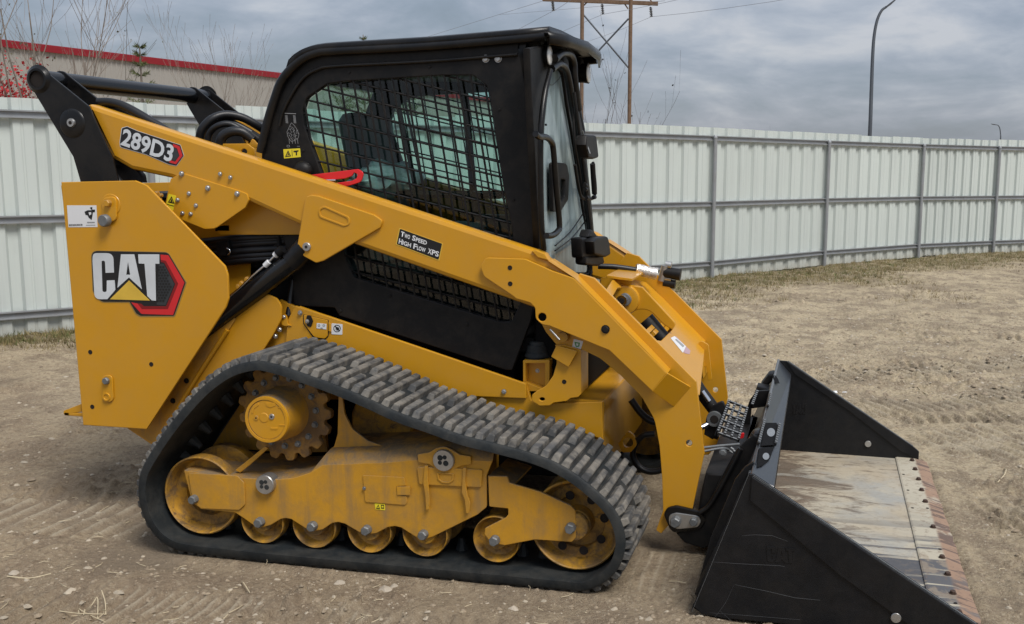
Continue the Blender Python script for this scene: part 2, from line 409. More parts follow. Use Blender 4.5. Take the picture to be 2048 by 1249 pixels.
t.links.new(mixc(t, 1.0, c, cc.outputs[0], 'MULTIPLY'), b.inputs['Base Color']); b.inputs['Roughness'].default_value = .42
# worn floor steel of the bucket: dried mud, bare steel, rust, streaks running fore and aft
m, t, b = new_mat('bucket_floor'); M_['bucket_floor'] = m
g = t.nodes.new('ShaderNodeNewGeometry'); pos = g.outputs['Position']; sp_ = t.nodes.new('ShaderNodeSeparateXYZ'); t.links.new(pos, sp_.inputs[0])
mp = t.nodes.new('ShaderNodeMapping'); mp.inputs['Scale'].default_value = (.9, 5.0, 2); t.links.new(pos, mp.inputs[0])
mpb = t.nodes.new('ShaderNodeMapping'); mpb.inputs['Scale'].default_value = (1.0, 2.2, 2); t.links.new(pos, mpb.inputs[0])
a1 = noise(t, mp.outputs[0], 1.6, 6, .62, .4); a2 = noise(t, pos, 3.2, 7, .62, .6); a3 = noise(t, pos, 30, 4, .7)
c = mixc(t, mrr(t, a2, .42, .60, 0.0, .85), (.46, .41, .31), (.33, .325, .295))
c = mixc(t, mrr(t, noise(t, pos, 1.7, 5, .6, .8), .48, .66, 0.0, .8), c, (.40, .33, .23))
near = mrr(t, mth(t, 'ADD', sp_.outputs[1], mth(t, 'MULTIPLY', a2, .4)), .80, 1.30, 1.0, 0.0)
mpc = t.nodes.new('ShaderNodeMapping'); mpc.inputs['Scale'].default_value = (.25, 5.0, 1); t.links.new(pos, mpc.inputs[0])
c = mixc(t, mth(t, 'MULTIPLY', mrr(t, noise(t, mpc.outputs[0], 1.9, 5, .6, .3), .535, .485), near), c, (.085, .086, .092))
back = mrr(t, sp_.outputs[0], .56, 1.15, .20, -.02)
nb2 = noise(t, mpb.outputs[0], 4.0, 8, .70, 1.0)
c = mixc(t, mrr(t, mth(t, 'ADD', nb2, back), .565, .68, 0.0, .90), c, (.125, .092, .064))
c = mixc(t, mrr(t, mth(t, 'ADD', noise(t, mpb.outputs[0], 11.0, 6, .7, .6), mth(t, 'MULTIPLY', back, .5)), .60, .68, 0.0, .7), c, (.16, .11, .075))
c = mixc(t, mrr(t, a3, .52, .66, 0.0, .35), c, (.22, .17, .12))
t.links.new(c, b.inputs['Base Color'])
t.links.new(mrr(t, a1, .35, .62, .40, .85), b.inputs['Roughness']); b.inputs['Metallic'].default_value = .08
bn = t.nodes.new('ShaderNodeBump'); bn.inputs['Strength'].default_value = .5; bn.inputs['Distance'].default_value = .004; t.links.new(a3, bn.inputs['Height']); t.links.new(bn.outputs[0], b.inputs['Normal'])
m2, t, b = new_mat('cutting_edge'); M_['cutting_edge'] = m2
g = t.nodes.new('ShaderNodeNewGeometry'); pos = g.outputs['Position']
mp = t.nodes.new('ShaderNodeMapping'); mp.inputs['Scale'].default_value = (.9, 4.5, 2); t.links.new(pos, mp.inputs[0])
a1 = noise(t, mp.outputs[0], 1.9, 6, .6, .5); a2 = noise(t, pos, 7, 7, .65, .4)
sx_ = t.nodes.new('ShaderNodeSeparateXYZ'); t.links.new(pos, sx_.inputs[0])
mpc = t.nodes.new('ShaderNodeMapping'); mpc.inputs['Scale'].default_value = (.25, 5.0, 1); t.links.new(pos, mpc.inputs[0])
a1 = noise(t, mpc.outputs[0], 1.9, 5, .6, .3)
near = mrr(t, mth(t, 'ADD', sx_.outputs[1], mth(t, 'MULTIPLY', a2, .4)), .80, 1.3, 1.0, .05)
c = mixc(t, mth(t, 'MULTIPLY', mrr(t, a1, .535, .485), near), (.43, .39, .30), (.095, .095, .10))
c = mixc(t, mrr(t, a2, .54, .60, 0.0, .6), c, (.30, .24, .17))
tip = mrr(t, sx_.outputs[0], 1.320, 1.332)
c = mixc(t, mth(t, 'MULTIPLY', tip, mrr(t, a2, .40, .47, .25, .95)), c, (.30, .19, .125))
st_ = noise(t, mp.outputs[0], 4.2, 5, .6, 1.2)
c = mixc(t, mth(t, 'MULTIPLY', tip, mrr(t, st_, .51, .55, 0.0, .9)), c, (.115, .078, .062))
c = mixc(t, mrr(t, noise(t, pos, 40, 5, .7), .54, .64, 0.0, .5), c, (.16, .11, .08))
t.links.new(c, b.inputs['Base Color']); b.inputs['Roughness'].default_value = .75; b.inputs['Metallic'].default_value = .05
# soil
m, t, b = new_mat('soil'); M_['soil'] = m
g = t.nodes.new('ShaderNodeNewGeometry'); pos = g.outputs['Position']
big = noise(t, pos, .45, 5, .6, .4); mid = noise(t, pos, 3.1, 7, .68, .5); fine = noise(t, pos, 38, 6, .72); grit = noise(t, pos, 150, 3, .7)
c = mixc(t, ramp(t, big, [(.35, 0.0), (.65, 1.0)]), (.43, .35, .232), (.55, .455, .305))
c = mixc(t, ramp(t, mid, [(.46, 0.0), (.57, 1.0)]), c, (.30, .24, .165))
sy_ = t.nodes.new('ShaderNodeSeparateXYZ'); t.links.new(pos, sy_.inputs[0])
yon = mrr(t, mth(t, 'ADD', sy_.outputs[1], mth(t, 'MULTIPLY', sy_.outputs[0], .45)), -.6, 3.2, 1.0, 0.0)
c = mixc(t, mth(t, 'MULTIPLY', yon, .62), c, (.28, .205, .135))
c = mixc(t, mrr(t, fine, .49, .60, 0.0, .55), c, (.17, .125, .083))
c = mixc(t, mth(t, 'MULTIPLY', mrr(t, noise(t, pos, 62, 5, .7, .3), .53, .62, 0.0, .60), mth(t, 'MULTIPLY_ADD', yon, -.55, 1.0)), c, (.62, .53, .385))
c = mixc(t, mth(t, 'MULTIPLY', ramp(t, grit, [(.60, 0.0), (.72, 1.0)]), .45), c, (.60, .51, .39))
at = t.nodes.new('ShaderNodeAttribute'); at.attribute_name = 'damp_shade'
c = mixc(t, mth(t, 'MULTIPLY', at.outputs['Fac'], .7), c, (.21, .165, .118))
ap = t.nodes.new('ShaderNodeAttribute'); ap.attribute_name = 'ridge_light'
c = mixc(t, mth(t, 'MULTIPLY', ap.outputs['Fac'], .55), c, (.60, .52, .39))  # print ridges painted paler, light on the relief put into the colour
ag = t.nodes.new('ShaderNodeAttribute'); ag.attribute_name = 'turf'
c = mixc(t, mth(t, 'MULTIPLY', ag.outputs['Fac'], ramp(t, noise(t, pos, 6, 6, .7), [(.38, .35), (.62, 1.0)])), c, (.155, .125, .055))
t.links.new(c, b.inputs['Base Color']); b.inputs['Roughness'].default_value = .93; b.inputs['Specular IOR Level'].default_value = .2
bn = t.nodes.new('ShaderNodeBump'); bn.inputs['Strength'].default_value = 1.0; bn.inputs['Distance'].default_value = .022
t.links.new(mth(t, 'ADD', mth(t, 'MULTIPLY', fine, 1.0), mth(t, 'MULTIPLY', grit, .35)), bn.inputs['Height']); t.links.new(bn.outputs[0], b.inputs['Normal'])
# ================================================================ GROUND
FPOST = [G(x, y) for x, y in ((1420, 556), (1645, 531), (1833, 515), (1983, 507))]
FD = (FPOST[0]-G(145, 667)).normalized()
def along(px):                                          # point of the straight left run seen at photo column px
    lo, hi = -12.0, 0.0
    def col(t): q = FPOST[0]+FD*t-CAM; return CX+F_PX*q.dot(RT)/q.dot(FW)
    for _ in range(50):
        m_ = (lo+hi)/2
        if col(m_) < px: lo = m_
        else: hi = m_
    return FPOST[0]+FD*lo
p318 = along(318); gap = (FPOST[0]-p318).length/3
posts = [p318-FD*gap*2, p318-FD*gap, p318, p318+FD*gap, p318+FD*gap*2]+FPOST
d2 = (FPOST[3]-FPOST[2]).normalized(); rot = Matrix.Rotation(math.radians(-4), 3, 'Z')
for k in range(4): d2 = rot @ d2; posts.append(posts[-1]+d2*2.4)
for p in posts: p.z = 0
def perlin(x, y, seed=0):
    rs = np.random.RandomState(seed); perm = rs.permutation(256).astype(np.int64); ang = rs.rand(256)*2*np.pi; gx, gy = np.cos(ang), np.sin(ang)
    xi = np.floor(x).astype(np.int64); yi = np.floor(y).astype(np.int64); xf = x-xi; yf = y-yi
    u = xf*xf*xf*(xf*(xf*6-15)+10); v = yf*yf*yf*(yf*(yf*6-15)+10)
    def gr(ix, iy, dx, dy): h = perm[(perm[ix & 255]+iy) & 255]; return gx[h]*dx+gy[h]*dy
    a = gr(xi, yi, xf, yf); b_ = gr(xi+1, yi, xf-1, yf); c_ = gr(xi, yi+1, xf, yf-1); d_ = gr(xi+1, yi+1, xf-1, yf-1)
    return (a*(1-u)+b_*u)*(1-v)+(c_*(1-u)+d_*u)*v
def fbm(x, y, f, o, seed): 
    s = 0; a = 1; 
    for k in range(o): s = s+a*perlin(x*f+k*7.3, y*f-k*3.1, seed+k); f *= 2.03; a *= .5
    return s
def sstep(a, b_, x): t_ = np.clip((x-a)/(b_-a), 0, 1); return t_*t_*(3-2*t_)
BANDS2 = [  # fresh single-bar prints: thin ridges left between the lugs
    (-1.75, -.80, 1, 1.35, .0118), (.05, .05, 3, .36, .0118), (-3.3, .02, 2, 1.35, .022), (1.45, 1.9, 35, 2.6, .030), (1.0, 2.9, 33, 4.0, .034), (1.75, 1.1, 35, 2.5, .028), (.6, 3.7, 34, 4.0, .036), (1.5, 2.2, 36, 3.0, .026), (2.6, 4.0, 35, 4.0, .04)]
BANDS = [  # origin x, y, heading deg, length, depth, curvature : ruts pressed by a rubber track
    (-4.6, .04, 0, 2.6, .022, 0), (-2.4, -.92, 3, 3.2, .017, .02), (.15, -.02, -2, 1.2, .020, 0), (.30, -1.0, 8, 2.3, .014, .05),
    (1.2, 2.9, 12, 5.5, .026, -.03), (1.5, 1.0, 20, 4.5, .024, -.05), (1.3, 4.6, 4, 6.5, .026, .02), (2.2, -.1, 62, 5.0, .022, -.03), (-6, 1.75, -8, 4.4, .020, .04), (-4.9, -.75, 22, 3.4, .016, 0), (1.6, 6.3, -6, 7, .03, .02)]
RIDGE_LIGHT = [None]
def ground_height(x, y):
    h = fbm(x, y, .35, 3, 1)*.035+fbm(x, y, 1.6, 3, 11)*.024+fbm(x, y, 6.5, 3, 21)*.015
    r = 1-np.abs(fbm(x*.8, y*1.25, 3.2, 4, 31))*2.2; h = h+np.clip(r, -1, 1)*.009
    cl_ = np.clip(fbm(x, y, 13, 3, 41)-.12, 0, 1); msk = sstep(-.05, .35, fbm(x, y, .8, 2, 51)); h = h+cl_*.075*msk+fbm(x, y, 30, 2, 61)*.006
    for i, (ox, oy, hd, ln, dp, cv) in enumerate(BANDS):
        a = math.radians(hd); dx, dy = x-ox, y-oy; s = dx*math.cos(a)+dy*math.sin(a); t_ = -dx*math.sin(a)+dy*math.cos(a)-cv*s*s
        w = sstep(0, .03, t_)*(1-sstep(.40, .45, t_))*sstep(0, .25, s)*(1-sstep(ln-.5, ln, s))
        gate = sstep(-.25, .15, fbm(x, y, 1.1, 2, 71+i))
        bars = np.tanh(2.2*np.sin(2*np.pi*(s/.086)+.6*np.sin(t_*9+i)))
        h = h*(1-.45*w)+w*gate*(bars*dp*.75-dp*.35)
    for i, (ox, oy, hd, ln, dp) in enumerate(BANDS2):
        a = math.radians(hd); dx, dy = x-ox, y-oy; s = dx*math.cos(a)+dy*math.sin(a); t_ = -dx*math.sin(a)+dy*math.cos(a)
        w = sstep(0, .02, t_)*(1-sstep(.42, .44, t_))*sstep(0, .15, s)*(1-sstep(ln-.3, ln, s)); gate = sstep(-.35, -.05, fbm(x, y, 1.6, 2, 171+i))
        pit = .045 if dp < .012 else .088; ph = np.abs(((s+.006*np.sin(t_*7+i))/pit) % 1-.5)*2; ridge = np.exp(-(ph/.42)**2)
        h = h*(1-.6*w*gate)+w*gate*(ridge*dp-dp*.4)
        cr = w*gate*np.exp(-(ph/.30)**2); ridge_light = cr if i == 0 else np.maximum(ridge_light, cr)
    RIDGE_LIGHT[0] = ridge_light
    foot = sstep(-2.25, -1.95, x)*(1-sstep(.15, .5, x))*sstep(-.30, -.08, y)*(1-sstep(2.05, 2.3, y))
    bk = sstep(.2, .45, x)*(1-sstep(1.45, 1.65, x))*sstep(-.25, -.05, y)*(1-sstep(2.05, 2.3, y))
    f_ = np.maximum(foot, bk*.9); h = h*(1-f_*.93)-.006*f_
    berm = np.exp(-((y+.035)/.035)**2)*sstep(-1.95, -1.75, x)*(1-sstep(-.02, .2, x))+np.exp(-((np.hypot(x-.0, 0)-.14)/.06)**2)*sstep(0, .1, x)*sstep(-.05, .05, y)*(1-sstep(.42, .5, y))
    berm = berm+np.exp(-((y+.155)/.03)**2)*sstep(.3, .5, x)*(1-sstep(1.3, 1.42, x))*.8+np.exp(-((x-1.435)/.03)**2)*sstep(-.1, 0, y)*(1-sstep(2., 2.1, y))*.8
    h = h+berm*(.010+.022*np.clip(fbm(x, y, 9, 3, 131)+.15, 0, 1))
    return h-.004
def axis(lo, a, b_, hi, st, grow=1.055, cap=60):
    v = list(np.arange(a, b_, st)); s = st; q = v[-1]
    while q < hi: s = min(s*grow, cap); q += s; v.append(q)
    s = st; q = a; w = []
    while q > lo: s = min(s*grow, cap); q -= s; w.append(q)
    return np.array(w[::-1]+v)
xs = axis(-900, -3.6, -1.9, 0, .0125, 1.035); xs = xs[xs < -1.9]
xs = np.concatenate([xs, np.arange(-1.9, .45, .0075), axis(.45, .45, 3.4, 900, .0135, 1.03)])
ys = axis(-60, -1.25, 4.6, 1500, .0135, 1.02)
XX, YY = np.meshgrid(xs, ys); H_ = ground_height(XX, YY); CR0 = RIDGE_LIGHT[0].copy(); far_ = sstep(16, 30, np.hypot(XX, YY)); H_ = H_*(1-far_)
nx_, ny_ = len(xs), len(ys)
me = bpy.data.meshes.new('ground'); nv = nx_*ny_; me.vertices.add(nv)
me.vertices.foreach_set('co', np.stack([XX, YY, H_], -1).reshape(-1).astype(np.float32))
idx = np.arange(nv).reshape(ny_, nx_); q = np.stack([idx[:-1, :-1], idx[:-1, 1:], idx[1:, 1:], idx[1:, :-1]], -1).reshape(-1, 4); nf = len(q)
me.loops.add(nf*4); me.polygons.add(nf); me.loops.foreach_set('vertex_index', q.reshape(-1).astype(np.int32))
me.polygons.foreach_set('loop_start', np.arange(0, nf*4, 4, dtype=np.int32)); me.polygons.foreach_set('loop_total', np.full(nf, 4, np.int32))
me.polygons.foreach_set('use_smooth', np.ones(nf, bool)); me.update(); me.validate()
def fence_dist(x, y):
    d = np.full(np.shape(x), 1e9)
    for a, b_ in zip(posts[:-1], posts[1:]):
        vx, vy = b_.x-a.x, b_.y-a.y; L2 = vx*vx+vy*vy; t_ = np.clip(((x-a.x)*vx+(y-a.y)*vy)/L2, 0, 1)
        d = np.minimum(d, np.hypot(x-a.x-t_*vx, y-a.y-t_*vy))
    return d
fd = fence_dist(XX, YY); wdt = np.where(XX > -3, 1.9, .75)*(1+.8*fbm(XX, YY, .5, 3, 91))
turf = (1-sstep(wdt*.35, wdt, fd))*.95
damp_shade = sstep(.10, .42, fbm(XX, YY, 1.3, 5, 101))*.6
dp2 = np.zeros_like(XX)
for i, (ox, oy, hd, ln, dp, cv) in enumerate(BANDS):
    a = math.radians(hd); dx, dy = XX-ox, YY-oy; s = dx*math.cos(a)+dy*math.sin(a); t_ = -dx*math.sin(a)+dy*math.cos(a)-cv*s*s
    dp2 = np.maximum(dp2, sstep(-.02, .05, t_)*(1-sstep(.40, .47, t_))*sstep(0, .4, s)*(1-sstep(ln-.6, ln, s))*sstep(-.2, .25, fbm(XX, YY, 1.1, 2, 71+i))*.35)
under_shade = sstep(-2.6, -1.9, XX)*(1-sstep(.4, .9, XX))*sstep(-.6, -.1, YY)*(1-sstep(2.1, 2.6, YY))*.30  # soil darkened beneath the loader, its shade put into the colour
damp_shade = np.clip(np.maximum(damp_shade, dp2)+under_shade, 0, 1)
for nm_, arr in (('damp_shade', damp_shade), ('turf', turf), ('ridge_light', CR0*sstep(-.5, .1, fbm(XX, YY, 8, 2, 201)))):
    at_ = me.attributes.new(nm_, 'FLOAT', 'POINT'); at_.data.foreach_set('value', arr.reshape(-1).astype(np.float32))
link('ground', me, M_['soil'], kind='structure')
def gz(x, y): return float(ground_height(np.array([x]), np.array([y]))[0])

# loose pieces lying on the soil
def scatter(name, n, mat, maker, region, seed, keep=None):
    rs = random.Random(seed); parts = []; pts = []
    for k in range(n):
        px, py = region(rs); g_ = G(px, py)
        if -1.95 < g_.x < .25 and -.02 < g_.y < 2: continue
        if .3 < g_.x < 1.45 and -.06 < g_.y < 2.1: continue
        if keep and not keep(g_, rs): continue
        pts.append(g_)
    hs = ground_height(np.array([p.x for p in pts]), np.array([p.y for p in pts]))
    V = []; Fc = []
    for p, h in zip(pts, hs):
        v, f = maker(Vector((p.x, p.y, h)), rs); o = len(V); V += v; Fc += [tuple(i+o for i in t_) for t_ in f]
    return link(name, mesh(name, V, Fc), mat, kind='stuff')
ICO = [(-1, -.6, 0), (.2, -1, 0), (1, -.3, 0), (.8, .8, 0), (-.3, 1, 0), (-1, .4, 0), (-.4, -.3, .8), (.4, -.2, .9), (.2, .5, .8), (-.4, .3, .7)]
ICF = [(0, 1, 6), (1, 7, 6), (1, 2, 7), (2, 3, 7), (3, 8, 7), (3, 4, 8), (4, 9, 8), (4, 5, 9), (5, 0, 9), (0, 6, 9), (6, 7, 8), (6, 8, 9)]
def pebble(rng, flat=.55):
    def mk(p, rs):
        s = rng[0]*(rng[1]/rng[0])**(rs.random()**2.2); a = rs.random()*6.28; ca, sa = math.cos(a), math.sin(a); sx = rs.uniform(.7, 1.6)
        return [(p.x+(x*sx*ca-y*sa)*s*rs.uniform(.8, 1.2), p.y+(x*sx*sa+y*ca)*s*rs.uniform(.8, 1.2), p.z-.15*s+z*s*flat*2*rs.uniform(.7, 1.2)*.6) for x, y, z in ICO], ICF
    return mk
def reg_all(rs): return rs.uniform(-60, 2110), 640+(640)*rs.random()**1.15
def reg_far(rs): return rs.uniform(1300, 2110), rs.uniform(520, 800)
scatter('pebbles', 2400, M_['stone'], pebble((.0025, .016)), reg_all, 1)
scatter('pale_pebbles', 350, M_['stone_pale'], pebble((.003, .012), .4), reg_all, 2)
scatter('soil_clods', 12000, M_['clod'], pebble((.003, .012), .7), reg_all, 3, lambda g_, rs: mnoise.noise(Vector((g_.x*.9, g_.y*.9, 3))) > rs.uniform(-.5, .3))
scatter('distant_stones', 1500, M_['stone_pale'], pebble((.006, .018)), reg_far, 4)
scatter('distant_clods', 3000, M_['clod'], pebble((.008, .026), .6), reg_far, 5)
def strawbit(p, rs):
    a = rs.random()*6.28; l = rs.uniform(.015, .07); w = .0011; d = Vector((math.cos(a), math.sin(a), rs.uniform(-.05, .12)))*l; n_ = Vector((-math.sin(a), math.cos(a), 0))*w; b_ = rs.uniform(-.012, .012)
    q0, q1, q2 = p+Vector((0, 0, .004)), p+d*.5+Vector((-math.sin(a)*b_, math.cos(a)*b_, .006)), p+d+Vector((0, 0, .003)); u_ = Vector((0, 0, w*1.6))
    V = []
    for q_ in (q0, q1, q2): V += [q_+n_, q_-n_, q_+u_]
    return V, [(0, 1, 4, 3), (1, 2, 5, 4), (2, 0, 3, 5), (3, 4, 7, 6), (4, 5, 8, 7), (5, 3, 6, 8)]
scatter('straw_bits', 420, M_['straw'], strawbit, reg_all, 6)
# single stalks and twigs one can pick out
def stalk(px, label, r=.0022, name='dry_stalk', mat='straw', lift=.006):
    pts = []
    for (x, y, *dz) in px:
        g_ = G(x, y); pts.append(Vector((g_.x, g_.y, gz(g_.x, g_.y)+lift+(dz[0] if dz else 0))))
    return tag(tube(name, pts, r, M_[mat], None, 6), label, 'stalk' if name == 'dry_stalk' else 'twig')
stalk([(15, 1162), (60, 1164), (103, 1158)], 'long pale straw lying flat on the soil at the left', .0028)
stalk([(484, 1168, .0), (488, 1180, .012), (500, 1197, 0)], 'short bent straw standing on the soil below the rear of the track')
stalk([(448, 1249), (456, 1236, .01)], 'short straw stub at the bottom edge below the rear wheel')
stalk([(1828, 772), (1842, 785), (1857, 793)], 'straight thin straw on the soil beyond the far side of the bucket', .004)
stalk([(1995, 963), (2008, 953, .006), (2012, 943, .01), (2008, 933)], 'curled pale straw on the soil right of the bucket', .003)
V = []; Fc = []
def addtube(pts, r, n=5):
    v, f = tube_mesh(pts, r, n); o = len(V); V.extend(v); Fc.extend([tuple(i+o for i in t_) for t_ in f])
def gp(x, y, dz=.006): g_ = G(x, y); return Vector((g_.x, g_.y, gz(g_.x, g_.y)+dz))
for l in ([(120, 1235), (160, 1236), (212, 1232)], [(145, 1209), (170, 1228), (212, 1249)], [(168, 1224), (185, 1226, .02), (195, 1217, .03)], [(195, 1234), (197, 1220, .03), (190, 1214, .035)], [(212, 1233), (211, 1218, .03), (205, 1209, .04)], [(168, 1240), (171, 1234, .02)], [(158, 1235), (158, 1227, .02)], [(205, 1226, .02), (212, 1230, .02)]):
    addtube([gp(*p) for p in l], .0018)
tag(link('dry_twig', mesh('dry_twig', V, Fc, 50), M_['straw']), 'bare branching twig lying on the soil at the bottom left', 'twig')
for px, py, lb, c_ in ((680, 1163, 'pale lump of stone in front of the track below the second roller', .022), (772, 1176, 'larger pale broken stone in front of the track below the third roller', .028), (788, 1170, 'smaller pale stone touching the larger broken one', .016), (1028, 1216, 'small pale stone beside a straw at the bottom centre', .016), (64, 958, 'small dark clod standing out at the far left of the yard', .02), (30, 1152, 'flat pale chip of stone at the left edge near the long straw', .02)):
    g_ = G(px, py); v, f = pebble((c_, c_+.001), .5)(Vector((g_.x, g_.y, gz(g_.x, g_.y)+.003)), random.Random(px)); tag(link('stone', mesh('stone', v, f), M_['clod' if 'dark' in lb else 'stone_pale']), lb, 'stone')
# short dry turf at the foot of the fence
def turf_reg(rs):
    return (rs.uniform(1330, 2100), rs.uniform(500, 625)) if rs.random() < .9 else (rs.uniform(-40, 150), rs.uniform(660, 715))
def blade(p, rs):
    V = []; Fc = []
    for j in range(6):
        a = rs.random()*6.28; h = rs.uniform(.015, .06); w = .004; x, y = p.x+rs.uniform(-.05, .05), p.y+rs.uniform(-.05, .05); o = len(V)
        V += [(x-w*math.cos(a), y-w*math.sin(a), p.z-.01), (x+w*math.cos(a), y+w*math.sin(a), p.z-.01), (x+rs.uniform(-.04, .04), y+rs.uniform(-.04, .04), p.z+h)]; Fc.append((o, o+1, o+2))
    return V, Fc
pmat('grass_dry', (.21, .165, .075), .9, var=.5, vscale=2.5); pmat('grass_green', (.10, .125, .035), .9, var=.4, vscale=2.5)
def near_fence(w):
    def k_(g_, rs):
        d = float(fence_dist(np.array([g_.x]), np.array([g_.y]))[0]); return .02 < d and d < w*(.35+.65*rs.random()**1.5)*(1 if g_.x > -3 else .45)*(1.2+1.2*mnoise.noise(Vector((g_.x*.6, g_.y*.6, 1))))
    return k_
scatter('dry_grass', 6500, M_['grass_dry'], blade, turf_reg, 8, near_fence(2.3))
scatter('green_grass', 2600, M_['grass_green'], blade, turf_reg, 9, near_fence(1.7))
def clump(px, py, label, s=.07):
    g_ = G(px, py); V = []; Fc = []
    rs = random.Random(int(px))
    for k in range(7):
        v, f = pebble((s*.5, s))(Vector((g_.x+rs.uniform(-1.6, 1.6)*s, g_.y+rs.uniform(-.6, .6)*s, 0)), rs); o = len(V); V += v; Fc += [tuple(i+o for i in t_) for t_ in f]
    tag(link('debris_clump', mesh('debris_clump', V, Fc), M_['debris']), label, 'debris')
clump(1855, 514, 'black clump of debris at the foot of the fence right of the third visible post', .09)
clump(1990, 509, 'small dark clump of debris at the foot of the rightmost fence post', .06)
for px, py, lb, c_ in ((1671, 788, 'larger white pebble just beyond the far bucket corner', .03), (1689, 789, 'small white pebble right of the larger white one', .022)):
    g_ = G(px, py); v, f = pebble((c_, c_+.001), .4)(Vector((g_.x, g_.y, gz(g_.x, g_.y))), random.Random(4)); tag(link('white_pebble', mesh('white_pebble', v, f), M_['white_decal']), lb, 'pebble')

# ================================================================ FENCE
fence = thing('sheet_metal_fence', posts[4], 'long pale corrugated metal fence with grey posts and rails behind the loader', 'fence')
pm = None
for i, p in enumerate(posts):
    a = posts[max(i-1, 0)]; b_ = posts[min(i+1, len(posts)-1)]; d = (b_-a).normalized(); n_ = Vector((d.y, -d.x, 0))
    if pm is None:
        pm = lathe_mesh([(.0295, 0), (.03, 0), (.03, 2.0), (.033, 2.0), (.033, 2.02), (.02, 2.045)], 14); pm.transform(Matrix.Rotation(math.pi/2, 4, 'X')); pm.name = 'post'; pm.materials.append(M_['galv'])
    link('post', pm, None, fence, Matrix.Translation(p+n_*.035+Vector((0, 0, -.06))))
RAILP = [(-.0, -.034), (.030, -.034), (.030, -.026), (.010, -.024), (.008, .018), (.034, .022), (.034, .034), (-.0, .034)]
for i in range(len(posts)-1):
    a, b_ = posts[i], posts[i+1]; d = (b_-a); ln = d.length; d.normalize(); n_ = Vector((d.y, -d.x, 0)) # towards the camera side
    for hz_ in (.205, 1.04, 1.945):
        V = []; k = len(RAILP)
        for e in (a+d*.02, b_-d*.02):
            for o_, z_ in RAILP: V.append(e+n_*(o_-.002)+Vector((0, 0, hz_+z_)))
        Fc = [(j, (j+1) % k, k+(j+1) % k, k+j) for j in range(k)]+[tuple(range(k))[::-1], tuple(range(k, 2*k))]
        link('rail', mesh('rail', V, Fc), M_['galv'], fence)
    ns = 3; per = ln/9
    for s_ in range(ns):
        V = []; Fc = []; prof = []
        for r_ in range(3):
            o_ = s_*ln/3+r_*per
            prof += [(o_+.0, 0), (o_+per*.20, 0), (o_+per*.23, .006), (o_+per*.27, .006), (o_+per*.30, 0), (o_+per*.56, 0), (o_+per*.64, .034), (o_+per*.92, .034)]
        prof.append(((s_+1)*ln/3+.004, 0)); jz = random.Random(i*7+s_).uniform(-.012, .012)
        for x_, t_ in prof:
            q_ = a+d*x_-n_*(t_+.006+.0015*(s_ % 2)); V += [q_+Vector((0, 0, .0)), q_+Vector((0, 0, 2.09+jz))]
        for j in range(len(prof)-1): Fc.append((2*j, 2*j+2, 2*j+3, 2*j+1))
        link('sheet', mesh('sheet', V, Fc), M_['fence_sheet'], fence)

# ================================================================ BACKGROUND
def skyp(px, py, dist):                                  # point at the given distance in front of the camera
    d = ray(px, py); return CAM+d*dist
def prism_wall(a, b_, z1, prof_per, prof_d, mat, parent, name):
    d = (b_-a); ln = d.length; d.normalize(); n_ = Vector((d.y, -d.x, 0)); V = []; Fc = []; k = 0; s = 0
    while s < ln:
        for o_, t_ in ((0, 0), (prof_per*.62, 0), (prof_per*.72, prof_d), (prof_per*.9, prof_d)):
            q_ = a+d*(s+o_)+n_*t_; V += [q_, q_+Vector((0, 0, z1))]
        s += prof_per
    for j in range(len(V)//2-1): Fc.append((2*j, 2*j+2, 2*j+3, 2*j+1))
    return link(name, mesh(name, V, Fc), mat, parent)
tA = skyp(0, 81, 45.5); tB = skyp(570, 143, 62); HB = tA.z; dAB = Vector((tB.x-tA.x, tB.y-tA.y, 0)).normalized()
tB.z = HB
bA = Vector((tA.x, tA.y, 0))-dAB*14; bB = Vector((tB.x, tB.y, 0))+dAB*26; nb = Vector((dAB.y, -dAB.x, 0))
bld = thing('warehouse', bA, 'long beige ribbed metal warehouse with a red roof edge beyond the fence at left', 'building')
prism_wall(bA, bB, HB-.1, .30, .04, M_['clad_wall'], bld, 'wall')
e = [bA-nb*.0, bB-nb*.0, bB-nb*18, bA-nb*18]
V = [q_+Vector((0, 0, 0)) for q_ in e[2:]]+[q_+Vector((0, 0, HB-.1)) for q_ in e[2:]]
link('rear_wall', mesh('rear_wall', [e[1]-nb*.01, e[2], e[2]+Vector((0, 0, HB-.1)), e[1]-nb*.01+Vector((0, 0, HB-.1)), e[3], e[0]-nb*.01, e[0]-nb*.01+Vector((0, 0, HB-.1)), e[3]+Vector((0, 0, HB-.1))], [(0, 1, 2, 3), (1, 4, 7, 2), (4, 5, 6, 7)]), M_['clad_wall'], bld)
slab('roof', [q_+Vector((0, 0, HB-.05)) for q_ in (bA+nb*.1, bB+nb*.1, e[2], e[3])], (0, 0, 1), .08, M_['galv'], bld)
V = []; 
for q_ in (bA-dAB*.1, bB+dAB*.1):
    for o_, z_ in ((.05, HB-.30), (.16, HB-.30), (.20, HB-.02), (.20, HB+.03), (.05, HB+.03)): V.append(q_+nb*o_+Vector((0, 0, z_)))
link('roof_trim', mesh('roof_trim', V, [(j, (j+1) % 5, 5+(j+1) % 5, 5+j) for j in range(5)]+[(4, 3, 2, 1, 0), (5, 6, 7, 8, 9)]), M_['trim_red'], bld)

